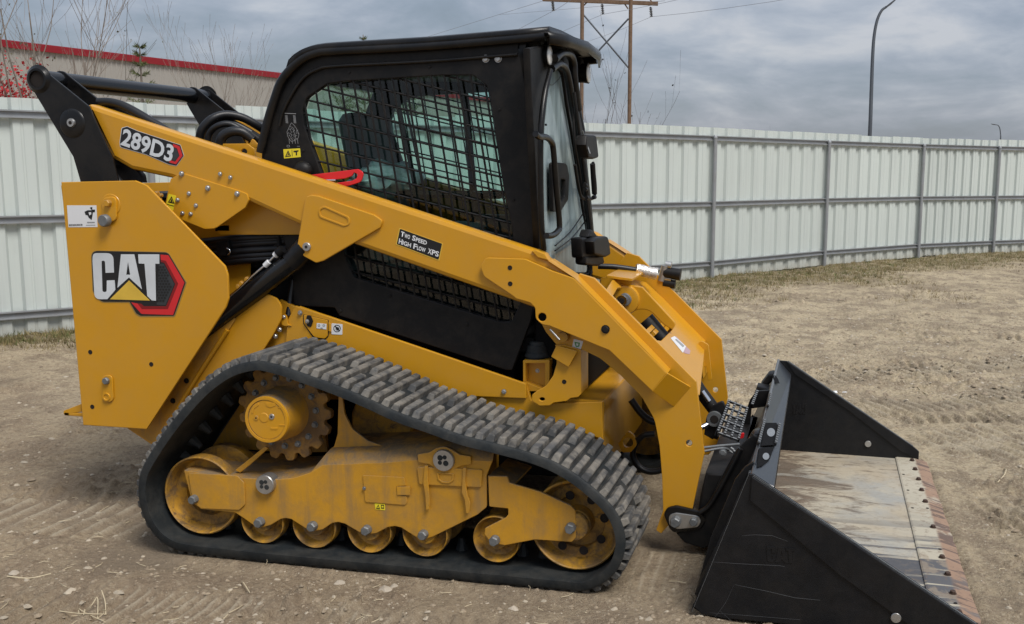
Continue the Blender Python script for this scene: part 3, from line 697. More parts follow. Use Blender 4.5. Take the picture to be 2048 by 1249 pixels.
# bare trees
def grow(rs, base, dirv, length, r, lvl, out, tips, segs=5, wob=.16, up=.12, nch=(3, 5), ratio=.62, spread=.65):
    p = Vector(base); d = Vector(dirv).normalized(); pts = [p.copy()]; step = length/segs
    for k in range(segs):
        d = (d+Vector((rs.uniform(-1, 1), rs.uniform(-1, 1), rs.uniform(-.6, 1)))*wob+Vector((0, 0, up))).normalized(); p = p+d*step; pts.append(p.copy())
    n_ = 5 if lvl >= 2 else (4 if lvl == 1 else 3)
    v, f = tube_mesh(pts, [r, max(r*.35, .0022)], n_, True, False); out.setdefault(lvl, []).append((v, f))
    if lvl == 0: tips += pts[2:]; return
    for c_ in range(rs.randint(*nch)):
        t_ = rs.uniform(.25, 1.0); i = min(int(t_*segs), segs-1); q_ = pts[i].lerp(pts[i+1], t_*segs-i)
        dd = (pts[min(i+1, segs)]-pts[i]).normalized(); az = rs.uniform(0, 6.28); s_ = Vector((math.cos(az), math.sin(az), rs.uniform(-.1, .5)))
        grow(rs, q_, dd*(1-spread*.5)+s_*spread, length*ratio*rs.uniform(.7, 1.15), r*(1-.6*t_)*.62, lvl-1, out, tips, max(segs-1, 3), wob, up, nch, ratio, spread)
def leaves(rs, pts, n, size, jit):
    V = []; Fc = []
    for k in range(n):
        p = rs.choice(pts)+Vector((rs.gauss(0, jit), rs.gauss(0, jit), rs.gauss(0, jit))); a = Vector((rs.gauss(0, 1), rs.gauss(0, 1), rs.gauss(0, 1))).normalized(); b_ = a.orthogonal().normalized(); s = size*rs.uniform(.6, 1.3)
        c_ = a.cross(b_); o = len(V); V += [p-b_*s*.5, p+c_*s*.4, p+b_*s*.5, p-c_*s*.4]; Fc.append((o, o+1, o+2, o+3))
    return V, Fc
def tree(px, dist, label, seed, height, stems=1, lean=.1, r=.05, lvl=3, mat='bark', group=None, leaf=None, name='bare_tree', wob=.16, up=.12, nch=(3, 5), spread=.65, fan=.35, segs=6, cat='tree', base_h=0):
    rs = random.Random(seed); d = ray(px, 340); k = dist/math.hypot(d.x, d.y); base = Vector((CAM.x+d.x*k, CAM.y+d.y*k, 0))
    t = thing(name, base, label, cat, group); out = {}; tips = []
    for s in range(stems):
        az = rs.uniform(0, 6.28) if stems > 1 else 0; sp = fan if stems > 1 else lean
        grow(rs, base+Vector((rs.uniform(-.08, .08), rs.uniform(-.08, .08), 0)), Vector((math.cos(az)*sp, math.sin(az)*sp, 1)), height*rs.uniform(.75, 1), r, lvl, out, tips, segs, wob, up, nch, .6, spread)
    tp = out.pop(lvl); join('trunk' if name != 'bare_shrub' else 'stems', tp, M_[mat], t, 60)
    fine = [x for l_ in sorted(out, reverse=True) for x in out[l_]]; join('branches', fine, M_[mat], t, 60)
    if leaf:
        m_, n_, sz, jt = leaf; v, f = leaves(rs, tips, n_, sz, jt); link('leaves', mesh('leaves', v, f), M_[m_], t)
    return t
tree(98, 14.5, 'tall bare multi-stemmed tree rising past the red roof edge at left', 5, 3.4, 6, r=.020, lvl=3, mat='bark', leaf=('leaf_dry', 120, .03, .04), fan=.30, wob=.10, nch=(2, 4), spread=.55)
tree(160, 16, 'bare tree with upswept twigs right of the tall multi-stemmed one', 11, 3.1, 3, r=.024, lvl=3, fan=.25, wob=.10, nch=(2, 4), spread=.5, mat='bark')
tree(402, 18, 'slim bare tree standing in front of the red roof edge, the left one of two', 21, 2.6, 2, r=.013, lvl=3, mat='bark', fan=.12, wob=.09, nch=(2, 3), spread=.4)
tree(446, 18, 'slim bare tree standing in front of the red roof edge, the right one of two', 29, 2.6, 3, r=.013, lvl=3, mat='bark', fan=.16, wob=.10, nch=(2, 4), spread=.45)
tree(210, 20, 'thin bare sapling between the multi-stemmed tree and the small spruce', 33, 2.9, 2, r=.014, lvl=2, mat='bark', fan=.14, wob=.08, nch=(3, 5), spread=.35)
if False: tree(345, 20, 'very thin bare sapling just right of the small spruce', 35, 2.4, 2, r=.012, lvl=2, mat='bark', fan=.2, wob=.08, nch=(3, 5), spread=.35)
tree(70, 15, 'dry brown shrub with withered leaves below the tall bare tree', 41, 1.7, 6, r=.010, lvl=2, leaf=('leaf_dry', 900, .035, .09), fan=.4, name='bare_shrub', cat='shrub', nch=(4, 6))
tree(125, 16, 'tangled grey shrub behind the black arm tops', 43, 1.8, 6, r=.013, lvl=2, leaf=('leaf_dry', 420, .04, .09), fan=.45, name='bare_shrub', cat='shrub', nch=(4, 6))
tree(470, 17, 'low bare shrub showing over the fence next to the cab', 47, 2.1, 6, r=.012, lvl=2, fan=.4, name='bare_shrub', cat='shrub', nch=(4, 6))
tree(-22, 15, 'small tree with bright red autumn leaves at the left edge', 51, 1.75, 6, r=.010, lvl=2, leaf=('leaf_red', 7000, .045, .08), fan=.16, name='red_leaf_tree', nch=(4, 6), up=.2)
tree(1185, 19, 'thin bare sapling with a few dark leaves in front of the left wooden pole', 61, 2.5, 3, r=.015, lvl=2, mat='bark_dark', leaf=('debris', 26, .05, .03), fan=.25, nch=(3, 5), wob=.1, spread=.5, group='saplings behind the fence by the wooden poles')
tree(1238, 19, 'thin bare sapling with a few dark leaves between the wooden poles', 67, 2.3, 4, r=.012, lvl=2, mat='bark_dark', leaf=('debris', 24, .05, .03), fan=.35, nch=(3, 4), wob=.1, spread=.5, group='saplings behind the fence by the wooden poles')
tree(1520, 60, 'far bare shrub just peeking over the fence in the middle of the right side', 71, 2.3, 6, r=.03, lvl=2, mat='bark_dark', fan=.5, name='bare_shrub', cat='shrub', nch=(5, 7))
def conifer(px, dist, top_py, label, seed, width=.9, dens=1.0):
    rs = random.Random(seed); d = ray(px, 340); k = dist/math.hypot(d.x, d.y); base = Vector((CAM.x+d.x*k, CAM.y+d.y*k, 0))
    dp_ = (base-CAM).dot(FW); top = CAM+ray(px, top_py)*dp_; hgt = top.z
    t = thing('spruce_tree', base, label, 'tree'); v, f = tube_mesh([base, base+Vector((0, 0, hgt))], [.05, .008], 6, True, False); link('trunk', mesh('trunk', v, f, 60), M_['bark'], t)
    V = []; Fc = []; z_ = hgt*.15
    while z_ < hgt:
        fr = 1-z_/hgt; rad = width*fr+.05; nb_ = max(5, int(8*dens))
        for j in range(nb_):
            az = rs.uniform(0, 6.28); ln = rad*rs.uniform(.7, 1.1); dr = Vector((math.cos(az), math.sin(az), .35)); p0 = base+Vector((0, 0, z_))
            m_ = max(4, int(ln/.035))
            for q_ in range(m_):
                s = (q_+.5)/m_; c_ = p0+dr*ln*s+Vector((0, 0, .12*ln*s*s))
                for w_ in range(5):
                    a2_ = rs.uniform(0, 6.28); lat = Vector((-math.sin(az), math.cos(az), 0))*math.cos(a2_)+Vector((0, 0, 1))*math.sin(a2_); e_ = c_+(lat+dr*.9)*rs.uniform(.03, .055); o = len(V); h_ = dr.cross(lat).normalized()*.0045
                    V += [c_-h_, c_+h_, e_]; Fc.append((o, o+1, o+2))
        z_ += rs.uniform(.09, .15)
    link('foliage', mesh('foliage', V, Fc), M_['needle'], t)
conifer(293, 14, 103, 'small olive-green spruce with a bare leader showing above the fence at left', 3, .55)
conifer(733, 22, 77, 'spruce whose brown tip peeks over the loader cab roof', 4, .9)
conifer(828, 15.5, 165, 'dark green spruce seen through the cab windows beyond the fence', 6, 1.1, 1.3)
conifer(690, 13, 150, 'green spruce seen through the rear part of the cab window', 9, .9, 1.3)

# wooden H-frame of the power line
DPOW = 88.0
hf = thing('utility_pole', (CAM+ray(1210, 330)*DPOW).xy.to_3d(), 'wooden two-pole power line frame with crossarm and cross bracing', 'power pole')
pL, pR = skyp(1163, 0, DPOW), skyp(1261, 0, DPOW)
for q_, e_ in ((pL, skyp(1163, 8, DPOW)), (pR, skyp(1262, -25, DPOW))): 
    q_ = skyp(1163 if q_ is pL else 1258.5, 247, DPOW); tube('pole', [Vector((q_.x, q_.y, 0)), Vector((q_.x, q_.y, e_.z))], .17, M_['wood_pole'], hf, 12, smoothpath=False)
ca, cb_ = skyp(1085, -1, DPOW), skyp(1316, 8, DPOW)
for o_ in (-.2, .24):
    dd = (cb_-ca).normalized(); side = Vector((dd.y, -dd.x, 0)).normalized()*o_
    V = [p+side+Vector((0, 0, z_))+side.normalized()*w_ for p in (ca, cb_) for z_, w_ in ((-.14, -.06), (-.14, .06), (.14, .06), (.14, -.06))]
    link('crossarm', mesh('crossarm', V, [(0, 1, 5, 4), (1, 2, 6, 5), (2, 3, 7, 6), (3, 0, 4, 7), (3, 2, 1, 0), (4, 5, 6, 7)]), M_['wood_pole'], hf)
for a, b_ in (((1167, 30), (1257, 136)), ((1257, 38), (1167, 134))): tube('brace', [skyp(*a, DPOW), skyp(*b_, DPOW+.3)], .075, M_['lamp_grey'], hf, 8, smoothpath=False)
for a, b_ in (((1167, 12), (1176, 3)), ((1256, 18), (1247, 5)), ((1304, 5), (1295, -8))): tube('brace', [skyp(*a, DPOW), skyp(*b_, DPOW)], .06, M_['wood_pole'], hf, 8, smoothpath=False)
def spray(px, y0, y1):
    V = []; Fc = []; top = skyp(px, y0, DPOW); bot = skyp(px+2, y1, DPOW); n_ = 6
    parts = [tube_mesh([top, bot], .03, 6, True, False)]
    for k in range(n_):
        c_ = top.lerp(bot, (k+.6)/n_); parts.append(tube_mesh([c_+Vector((0, 0, .05)), c_, c_-Vector((0, 0, .05))], [.04, .17], 10, True, False))
        parts[-1] = tube_mesh([c_+Vector((0, 0, .06)), c_-Vector((0, 0, .05))], [.05, .17], 10, True, False)
    join('insulator', parts, M_['insulator'], hf, 30); return bot
b3 = [spray(1105, 3, 22), spray(1204, 8, 29), spray(1301, 14, 34)]
for q_, (lx, ly), (rx, ry), nm_ in zip(b3, ((740, 190), (860, 150), (1085, 100)), ((1180, -30), (1480, -30), (1640, -12)), ('left', 'middle', 'right')):
    far_e = skyp(lx, ly, 210); near_e = skyp(rx, ry, 70)
    pts = [far_e.lerp(q_, k/8)-Vector((0, 0, 3.0*(k/8)*(1-k/8))) for k in range(9)]
    parts = [tube_mesh(pts, .015, 5, True, False), tube_mesh([q_.lerp(near_e, k/4)-Vector((0, 0, .5*(k/4)*(1-k/4))) for k in range(5)], .015, 5, True, False)]
    o = join('power_line', parts, M_['wire'], None, 50); tag(o, f'thin wire hanging from the {nm_} insulator of the wooden frame', 'wire', 'power line wires')
for k, (a, b_) in enumerate((((1087, 2), (700, 122)), ((1330, 2), (1000, 30)))):
    o = join('power_line', [tube_mesh([skyp(*a, 92), skyp(*b_, 160)], .017, 4, True, False)], M_['wire'], None, 50); tag(o, ('fainter upper wire running left over the cab roof', 'faint upper wire running left from the crossarm end')[k], 'wire', 'power line wires')
# street lamps
def lamp(base_px, pts, dist, r, label):
    q_ = skyp(*base_px, dist); t = thing('street_lamp', (q_.x, q_.y, 0), label, 'street lamp')
    pp = [Vector((q_.x, q_.y, 0)), q_]+[skyp(x, y, dist) for x, y in pts]
    tube('pole', pp, [r*1.25, r*.7], M_['lamp_grey'], t, 10); e_ = pp[-1]; dd = (pp[-1]-pp[-2]).normalized()
    V = [e_+dd*s+Vector((0, 0, z_))+FW*w_ for s, hw, hz0, hz1 in ((-.1*r/.09, .08, -.05, .05), (.35*r/.09, .16, -.07, .04), (.75*r/.09, .06, -.03, .02)) for z_, w_ in ((hz0*r/.09, -hw), (hz0*r/.09, hw), (hz1*r/.09, hw), (hz1*r/.09, -hw))]
    Fc = [(0, 3, 2, 1), (8, 9, 10, 11)]
    for s in (0, 4): Fc += [(s+j, s+(j+1) % 4, s+4+(j+1) % 4, s+4+j) for j in range(4)]
    link('lamp_head', mesh('lamp_head', V, Fc), M_['lamp_grey'], t)
lamp((1740, 262), [(1742.5, 190), (1745, 120), (1748, 75), (1754, 42), (1763, 22), (1773, 14)], 60, .10, 'tall grey street lamp with a curved arm beyond the fence at right')
lamp((2001, 283), [(2001, 268), (1999.5, 257), (1996, 251), (1991, 250)], 240, .13, 'tiny distant street lamp with a curved arm near the right edge')
# ================================================================ THE TRACK LOADER
pmat('sprocket_iron', (.30, .155, .025), .6, var=.25, vscale=14, bump=.4, bscale=90, dust=.9, dustcol=(.14, .085, .04), rust=.6)
Y_, BK, BM, BG, YD, YW = M_['yellow'], M_['black'], M_['black_matte'], M_['black_gloss'], M_['yellow_dirty'], M_['yellow_wheel']
ROOT = thing('track_loader', (-.9, .99, 0), 'yellow and black compact track loader parked on the dirt with its wide black bucket down', 'track loader')

# ---------------------------------------------------------------- tracks
loop_px = [(502, 724), (519, 722.7), (562.6, 733.5), (606, 748.6), (670.7, 772), (735, 799), (800, 828.6), (860, 849), (921, 871.6), (991, 889), (1062, 908), (1115, 929), (1164, 960), (1213, 1003), (1238, 1037), (1250, 1079), (1246, 1116), (1231, 1146), (1200, 1172), (1165, 1184.5),
           (1120, 1182), (1000, 1171), (850, 1156.5), (692, 1141), (560, 1127.8), (450, 1116), (385, 1108), (346.5, 1100), (315, 1080), (290, 1046), (276, 1001), (277, 954), (294.6, 915), (338, 850), (390, 788), (433, 751), (470, 731)]
lp = np.array([[P(x, y, 0).x, max(P(x, y, 0).z, .002)] for x, y in loop_px])
def closed_spline(pts, n):
    q = []; m = len(pts)
    for i in range(m):
        a, b_, c_, d_ = pts[i-1], pts[i], pts[(i+1) % m], pts[(i+2) % m]
        for k in range(12):
            t_ = k/12; q.append(.5*((2*b_)+(c_-a)*t_+(2*a-5*b_+4*c_-d_)*t_*t_+(3*b_-a-3*c_+d_)*t_**3))
    q = np.array(q); seg = np.linalg.norm(np.roll(q, -1, 0)-q, axis=1); cum = np.concatenate([[0], np.cumsum(seg)]); Lt = cum[-1]
    qq = np.vstack([q, q[:1]]); s = np.linspace(0, Lt, n, endpoint=False)
    out = np.stack([np.interp(s, cum, qq[:, i]) for i in (0, 1)], 1)
    for _ in range(3): out = (np.roll(out, 1, 0)+out*2+np.roll(out, -1, 0))/4
    return out, Lt
NT = 360
TP, TL = closed_spline(lp, NT)
tang = np.roll(TP, -1, 0)-np.roll(TP, 1, 0); tang /= np.linalg.norm(tang, axis=1)[:, None]
area = .5*np.sum(TP[:, 0]*np.roll(TP[:, 1], -1)-np.roll(TP[:, 0], -1)*TP[:, 1])
outn = np.stack([tang[:, 1], -tang[:, 0]], 1)*(1 if area > 0 else -1)
TW = .45
prof = [(-.038, .012), (-.036, .0), (-.008, .0), (.0, .006), (.0, TW-.006), (-.008, TW), (-.036, TW), (-.038, TW-.012), (-.030, TW*.5)]
V = []; Fc = []; k = len(prof)
for i in range(NT):
    for o_, y_ in prof: V.append((TP[i, 0]+outn[i, 0]*o_, y_, TP[i, 1]+outn[i, 1]*o_))
for i in range(NT):
    for j in range(k): Fc.append((i*k+j, i*k+(j+1) % k, ((i+1) % NT)*k+(j+1) % k, ((i+1) % NT)*k+j))
belt_me = mesh('track', V, Fc, 40); bmx = bmesh.new(); bmx.from_mesh(belt_me); bmesh.ops.recalc_face_normals(bmx, faces=bmx.faces[:]); bmx.to_mesh(belt_me); bmx.free()
def lugmesh(y0, y1, h=.025, w0=.034, w1=.0255, e=.012):
    bm = bmesh.new(); v = [bm.verts.new(p) for p in ((-w0/2, y0, -.004), (w0/2, y0, -.004), (w0/2, y1, -.004), (-w0/2, y1, -.004), (-w1/2, y0+e, h), (w1/2, y0+e, h), (w1/2, y1-e, h), (-w1/2, y1-e, h))]
    for f in ((3, 2, 1, 0), (4, 5, 6, 7), (0, 1, 5, 4), (1, 2, 6, 5), (2, 3, 7, 6), (3, 0, 4, 7)): bm.faces.new([v[i] for i in f])
    bmesh.ops.bevel(bm, geom=[ed for ed in bm.edges if ed.verts[0].co.z > 0 or ed.verts[1].co.z > 0], offset=.0035, segments=1, affect='EDGES', profile=.5)
    for vv in bm.verts: vv.co += Vector((random.uniform(-1, 1), random.uniform(-1, 1), random.uniform(-1, 1)))*.0006
    me_ = bpy.data.meshes.new('tread_bar'); bm.to_mesh(me_); bm.free(); me_.materials.append(M_['rubber_lug']); return me_
LG = [[lugmesh(.012, TW-.012) for _ in range(3)], [lugmesh(.012, .182) for _ in range(3)], [lugmesh(.262, TW-.012) for _ in range(3)]]
bm = bmesh.new(); bmesh.ops.create_cone(bm, segments=8, radius1=.026, radius2=.012, depth=.05, cap_ends=True)
gl_me = bpy.data.meshes.new('guide_lug'); bm.to_mesh(gl_me); bm.free(); gl_me.materials.append(M_['rubber'])
NPAIR = round(TL/.0865)
def at_s(s):
    i = (s/TL*NT) % NT; i0 = int(i); f = i-i0; i1 = (i0+1) % NT
    p = TP[i0]*(1-f)+TP[i1]*f; t_ = tang[i0]*(1-f)+tang[i1]*f; n_ = outn[i0]*(1-f)+outn[i1]*f; return p, t_/np.linalg.norm(t_), n_/np.linalg.norm(n_)
def build_track(y_off, lab):
    tr = link('track', belt_me, M_['rubber'], ROOT, Matrix.Translation((0, y_off, 0)), label=lab)
    for i in range(NPAIR*2):
        p, t_, n_ = at_s(i*TL/(NPAIR*2))
        def place(me_, name):
            sc = random.uniform(.9, 1.06); sx = random.uniform(.93, 1.05)
            R_ = Matrix(((t_[0]*sx, 0, n_[0]*sc, p[0]), (0, 1, 0, y_off), (t_[1]*sx, 0, n_[1]*sc, p[1]), (0, 0, 0, 1)))
            if R_.to_3x3().determinant() < 0: R_ = Matrix(((-t_[0]*sx, 0, n_[0]*sc, p[0]), (0, 1, 0, y_off), (-t_[1]*sx, 0, n_[1]*sc, p[1]), (0, 0, 0, 1)))
            link(name, me_, None, tr, R_)
        if i % 2 == 0: place(random.choice(LG[0]), 'tread_bar')
        else: place(random.choice(LG[1]), 'tread_block'); place(random.choice(LG[2]), 'tread_block')
        if i % 2 == 0:
            q_ = p-n_*.058
            R_ = Matrix(((t_[0], 0, -n_[0], q_[0]), (0, 1, 0, y_off+TW/2), (t_[1], 0, -n_[1], q_[1]), (0, 0, 0, 1)))
            if R_.to_3x3().determinant() < 0: R_ = R_ @ Matrix.Diagonal((-1, 1, 1, 1))
            link('guide_lug', gl_me, None, tr, R_)
    return tr
build_track(0, 'near dusty rubber track'); build_track(WY-TW, 'far rubber track')

# ---------------------------------------------------------------- undercarriage (both sides)
def undercarriage(far):
    fr_pts = [(367, 941, 2), (384, 1006, 3), (402, 1019, 4), (470, 1026, 3), (487, 1037), (508, 1052, 8), (524, 1056, 10), (541, 1051, 8), (561, 1039, 4), (571, 1037, 8), (582, 1039, 4),
              (612, 1058, 8), (628, 1063, 10), (645, 1060, 8), (664, 1047, 4), (676, 1045, 8), (689, 1048, 4), (718, 1065, 8), (736, 1070, 10), (753, 1067, 8), (776, 1055, 4), (790, 1053, 8), (802, 1056, 4), (832, 1075, 8), (849, 1080, 10), (866, 1074, 6),
              (955, 1030, 6), (973, 1015, 8), (973, 952, 4), (985, 922), (860, 917), (775, 925), (645, 930), (620, 946, 10), (585, 957, 20), (552, 959), (500, 957), (470, 955)]
    fr = plate('undercarriage_frame', fr_pts, .075, .012, YD, ROOT, bev=.003, far=far)
    # folded shoulder running inboard behind the front plate
    ed = [(368, 941), (440, 951), (500, 957), (552, 959), (585, 957), (620, 946), (645, 930), (775, 925), (860, 917), (985, 922)]
    V = []; 
    for x, y in ed:
        q_ = P(x, y, .075); zz = q_.z
        up_ = .0 if x < 640 else .045
        V += [(q_.x, MY(.076, far), zz-.002), (q_.x, MY(.10, far), zz+up_*.75+.001), (q_.x, MY(.15, far), zz+up_+.002), (q_.x, MY(.40, far), zz+up_+.002)]
    Fc = []
    for i in range(len(ed)-1):
        for j in range(3): Fc.append((i*4+j, i*4+j+1, (i+1)*4+j+1, (i+1)*4+j))
    sh = link('frame_top', mesh('frame_top', V, Fc, 60), YD, fr)
    box('axle_beam', (-1.15, MY(.30, far), .26) if not far else (-1.15, WY-.75, .26), (-.55, .75, .44) if not far else (-.55, WY-.30, .44), YD, ROOT)
    plate('rear_guide_cover', [(376, 946, 3), (475, 952, 10), (488, 966, 6), (490, 1010, 6), (478, 1021, 6), (402, 1018, 4), (385, 1005, 3)], .068, .006, YD, fr, bev=.0025, far=far)
    # sprocket bay cheeks
    plate('gusset', [(470, 941), (530, 893, 6), (536, 897, 3), (500, 930), (480, 946)], .11, .012, YD, fr, far=far)
    plate('gusset', [(653, 912), (656, 903, 4), (668, 893, 6), (675, 868), (677, 792), (684, 792), (689, 828, 20), (704, 858, 20), (735, 882, 20), (770, 894, 20), (812, 901), (812, 906), (690, 906), (668, 915)], .16, .012, YD, fr, far=far)
    plate('drive_support', [(424, 894), (486, 800), (560, 780), (640, 790), (655, 905), (560, 905)], .40, .02, YD, fr, far=far)
    mg_ = P(765, 845, .38); lathe('swing_cover', mg_.x, mg_.z, [(.05, .372), (.13, .372), (.14, .38), (.14, .44)], YW, fr, 40, far=far)
    # access cover and its hinge tab
    ac = plate('access_cover', [(725, 951, 2), (808, 955, 5), (812, 972, 2), (793, 973), (794, 990), (813, 993, 2), (815, 1005, 5), (810, 1011, 3), (730, 1005, 5)], .0705, .004, YD, fr, bev=.002, far=far)
    plate('hinge_tab', [(793, 974), (820, 974), (820, 991), (794, 991)], .066, .006, YD, fr, far=far)
    if not far:
        bolt(728.5, 977, .069, 4, M_['steel_dull'], fr, h=.4, wash=False)
        decal('warning_decal', [(749, 1007), (770, 1008.5), (770, 1021), (751, 1019.5)], .0735, M_['decal_warn'], fr, 'small yellow warning decal on the roller frame')
        decal('pictogram', [(752, 1018), (756.5, 1009.5), (760, 1019)], .0728, M_['decal_black'], fr, holes=[[(754, 1016.5), (756.6, 1012), (758.2, 1017)]])
        decal('pictogram', [(762, 1010), (768, 1010.5), (768, 1018), (762, 1017.5)], .0728, M_['decal_black'], fr, holes=[[(763, 1011.5), (767, 1012), (767, 1016), (763, 1015.5)]])
    # fork that carries the front idler and the last roller
    plate('idler_fork', [(976, 953, 5), (1014, 953, 3), (1018, 966), (1027, 969, 4), (1079, 984, 10), (1140, 1011, 6), (1151, 1022, 6), (1151.6, 1076, 5), (1144, 1085, 6), (1069, 1080, 30), (1009, 1091.7, 5), (981, 1086, 5), (968.4, 1069, 4), (970, 1057, 3), (1011, 1036, 4), (1016, 1030, 3), (1016, 1018, 2), (978, 1014, 4)], .07, .014, YD, fr, bev=.003, far=far)
    slab('fork_top', [Vector((p.x, MY(yy, far), p.z)) for (a, yy) in (((976, 952), .075), ((1027, 969), .075), ((1027, 969), .32), ((976, 952), .32)) for p in [P(a[0], a[1], .075)]], (0, 0, 1), .01, YD, fr)
    # rollers and idlers
    def wheel(px, py, r, name, y0=.085, w=.05, hub=.045, depth_=.03):
        q_ = P(px, py, .10); ins = [(hub*.9, y0+.004), (hub, y0+.012), (hub*1.05, y0+depth_*1.5), (r*.60, y0+depth_*1.6), (r*.80, y0+depth_*1.35), (r*.90, y0+depth_*.8), (r*.945, y0+.004), (r*.97, y0+.0), (r*1.0, y0+.004), (r, y0+w), (r*.93, y0+w+.006), (r*.6, y0+w+.004), (r*.5, y0+w+.08), (r*.5, y0+.22-w-.0)]
        prof_ = ins+[(r*.93, y0+.22-w), (r, y0+.225-w), (r, y0+.22), (r*.8, y0+.22)]
        return lathe(name, q_.x, q_.z, prof_, YW, ROOT, 48, far=far), q_
    for px, py in ((527.6, 1041), (631, 1050), (741, 1059), (852, 1066)): wheel(px, py, .094, 'roller')
    wheel(994, 1077, .094, 'roller')
    wi, qi = wheel(405, 990, .166, 'rear_idler', hub=.05, depth_=.05)
    wf, qf = wheel(1151.6, 1049.5, .178, 'front_idler', hub=.06, depth_=.045)
    for kk in range(8):
        a = kk*math.pi/4+.25; x, z = qf.x+.112*math.cos(a), qf.z+.112*math.sin(a)
        lathe('web_hole', x, z, [(.018, .1175), (.018, .116), (.014, .1155), (.012, .118)], M_['hole'], wf, 12, far=far)
    lathe('bearing_cap', qf.x, qf.z, [(.03, .072), (.052, .074), (.056, .080), (.058, .12)], YW, wf, 32, far=far)
    if not far:
        for px, py in ((521.6, 1043.5), (627, 1051.5), (735, 1059), (848, 1068.5)): bolt(px, py, .074, 11, M_['steel_dull'], fr, h=.9, wash=False)
        for px, py, r_ in ((389.7, 998, 10), (990.6, 1080, 11.5), (1142, 1055, 12)): bolt(px, py, .068, r_, M_['steel_dull'], fr, h=.9, wash=False)
    # torsion axle end plugs
    for px, py, r_ in ((529.3, 970, 20), (886.7, 921.6, 22.5)):
        q_ = P(px, py, .055); rr = r_*mpp(px, py, .055)
        pl_ = lathe('axle_plug', q_.x, q_.z, [(rr*.1, .052), (rr*.94, .052), (rr, .056), (rr, .062), (rr*.99, .10)], M_['steel'], fr, 28, far=far)
        for dx, dy, s_ in ((-.28, .25, .26), (.15, .32, .2), (.25, -.22, .26), (-.3, -.2, .2)):
            lathe('plug_socket', q_.x+dx*rr, q_.z+dy*rr, [(s_*rr, .0515), (s_*rr*.95, .0508), (s_*rr*.4, .0507)], M_['rubber'], pl_, 12, far=far)
    plate('axle_clamp', [(834, 909, 4), (858, 905), (873, 896, 12), (889, 893, 16), (904, 900, 12), (920, 910), (941, 913, 4), (943, 931, 5), (925, 932), (900, 943, 10), (875, 940, 10), (858, 930), (836, 926, 4)], .066, .016, YD, fr, bev=.004, far=far)
    plate('clamp_cover', [(833, 934, 6), (965, 940, 4), (962, 976, 4), (838, 970, 6)], .0665, .007, YD, fr, bev=.003, far=far)
    plate('cover_rib', [(873, 945, 3), (908, 948, 3), (907, 962, 6), (898, 968, 8), (884, 967, 8), (875, 960, 6)], .062, .004, YD, fr, bev=.002, far=far, holes=[[(877, 948), (904, 950), (903, 961, 4), (896, 964, 4), (885, 963.5, 4), (878, 958, 4)]])
    for a in ([(849, 932), (855, 932), (856, 965), (859, 1000), (858, 1019), (852, 1021, 2), (850, 990), (846, 966)], [(926, 936), (932, 936), (930, 962), (934, 990), (940, 1006), (938, 1026), (932, 1028, 2), (929, 1000), (923, 985)]):
        plate('strap', a, .058, .009, YD, fr, bev=.002, far=far)
    # sprocket with its drive motor
    q_ = P(577, 820, .2); cx_, cz_ = q_.x, q_.z; teeth = 17; g_ = []
    for i in range(teeth):
        for da, rr in ((-.5, .178), (-.36, .181), (-.27, .198), (-.15, .206), (.15, .206), (.27, .198), (.36, .181)):
            a = (i+da)*2*math.pi/teeth; g_.append((cx_+rr*math.cos(a), cz_+rr*math.sin(a)))
    sp_o = plateW('sprocket', g_, MY(.165, far), MY(.195, far), M_['sprocket_iron'], ROOT, bev=.004)
    h_ = P(544.7, 833.3, .035)
    lathe('drive_motor', cx_, cz_, [(.086, .036), (.092, .036), (.095, .040), (.096, .075), (.104, .10), (.109, .165), (.112, .17)], YD, ROOT, 48, far=far)
    if not far:
        dm = bpy.data.objects['drive_motor']
        lathe('hub_ring', cx_, cz_, [(.081, .036), (.0815, .030), (.092, .030), (.094, .034), (.094, .040)], Y_, dm, 48)
        lathe('hub_cover', cx_, cz_, [(.02, .0325), (.077, .0325), (.079, .0345), (.079, .037)], Y_, dm, 48)
        lathe('groove', cx_, cz_, [(.0795, .0332), (.0809, .0332), (.0809, .0331)], M_['yellow_wheel'], dm, 48)
        rr = lambda px, py: P(px, py, .032)
        a = rr(543.5, 834); lathe('plug', a.x, a.z, [(.004, .0285), (.010, .0285), (.012, .0325)], M_['steel'], dm, 16); lathe('plug_socket', a.x, a.z, [(.0045, .0283), (.004, .0280)], M_['hole'], dm, 8)
        a = rr(512.5, 836.5); lathe('plug', a.x, a.z, [(.003, .0295), (.009, .0295), (.010, .0325)], YD, dm, 16); lathe('plug_socket', a.x, a.z, [(.004, .0293), (.003, .0290)], M_['hole'], dm, 8)
        a = rr(528, 836); lathe('cast_boss', a.x, a.z, [(.002, .0305), (.018, .0305), (.0205, .0325)], Y_, dm, 24)
        for b4 in ([(505, 812, 2), (516, 806, 2), (518, 811, 1), (508, 818, 2), (506, 828, 1), (502, 827, 2)], [(530, 806, 2), (549, 806, 2), (552, 812, 2), (540, 816, 3), (533, 813, 2)], [(556, 815), (566, 815), (566, 817), (556, 817)], [(558, 850), (572, 850), (572, 852), (558, 852)], [(540, 856, 3), (556, 856, 3), (554, 860, 2), (542, 860, 2)]):
            plate('cast_mark', b4, .0305, .003, Y_, dm, bev=.001)
    for kk in range(15):
        a = kk*2*math.pi/15+.1; boltW(cx_+.143*math.cos(a), cz_+.143*math.sin(a), MY(.165, far), .0125, M_['steel_dull'], sp_o, .8, wash=True, far=far)
for fr_ in (False, True): undercarriage(fr_)

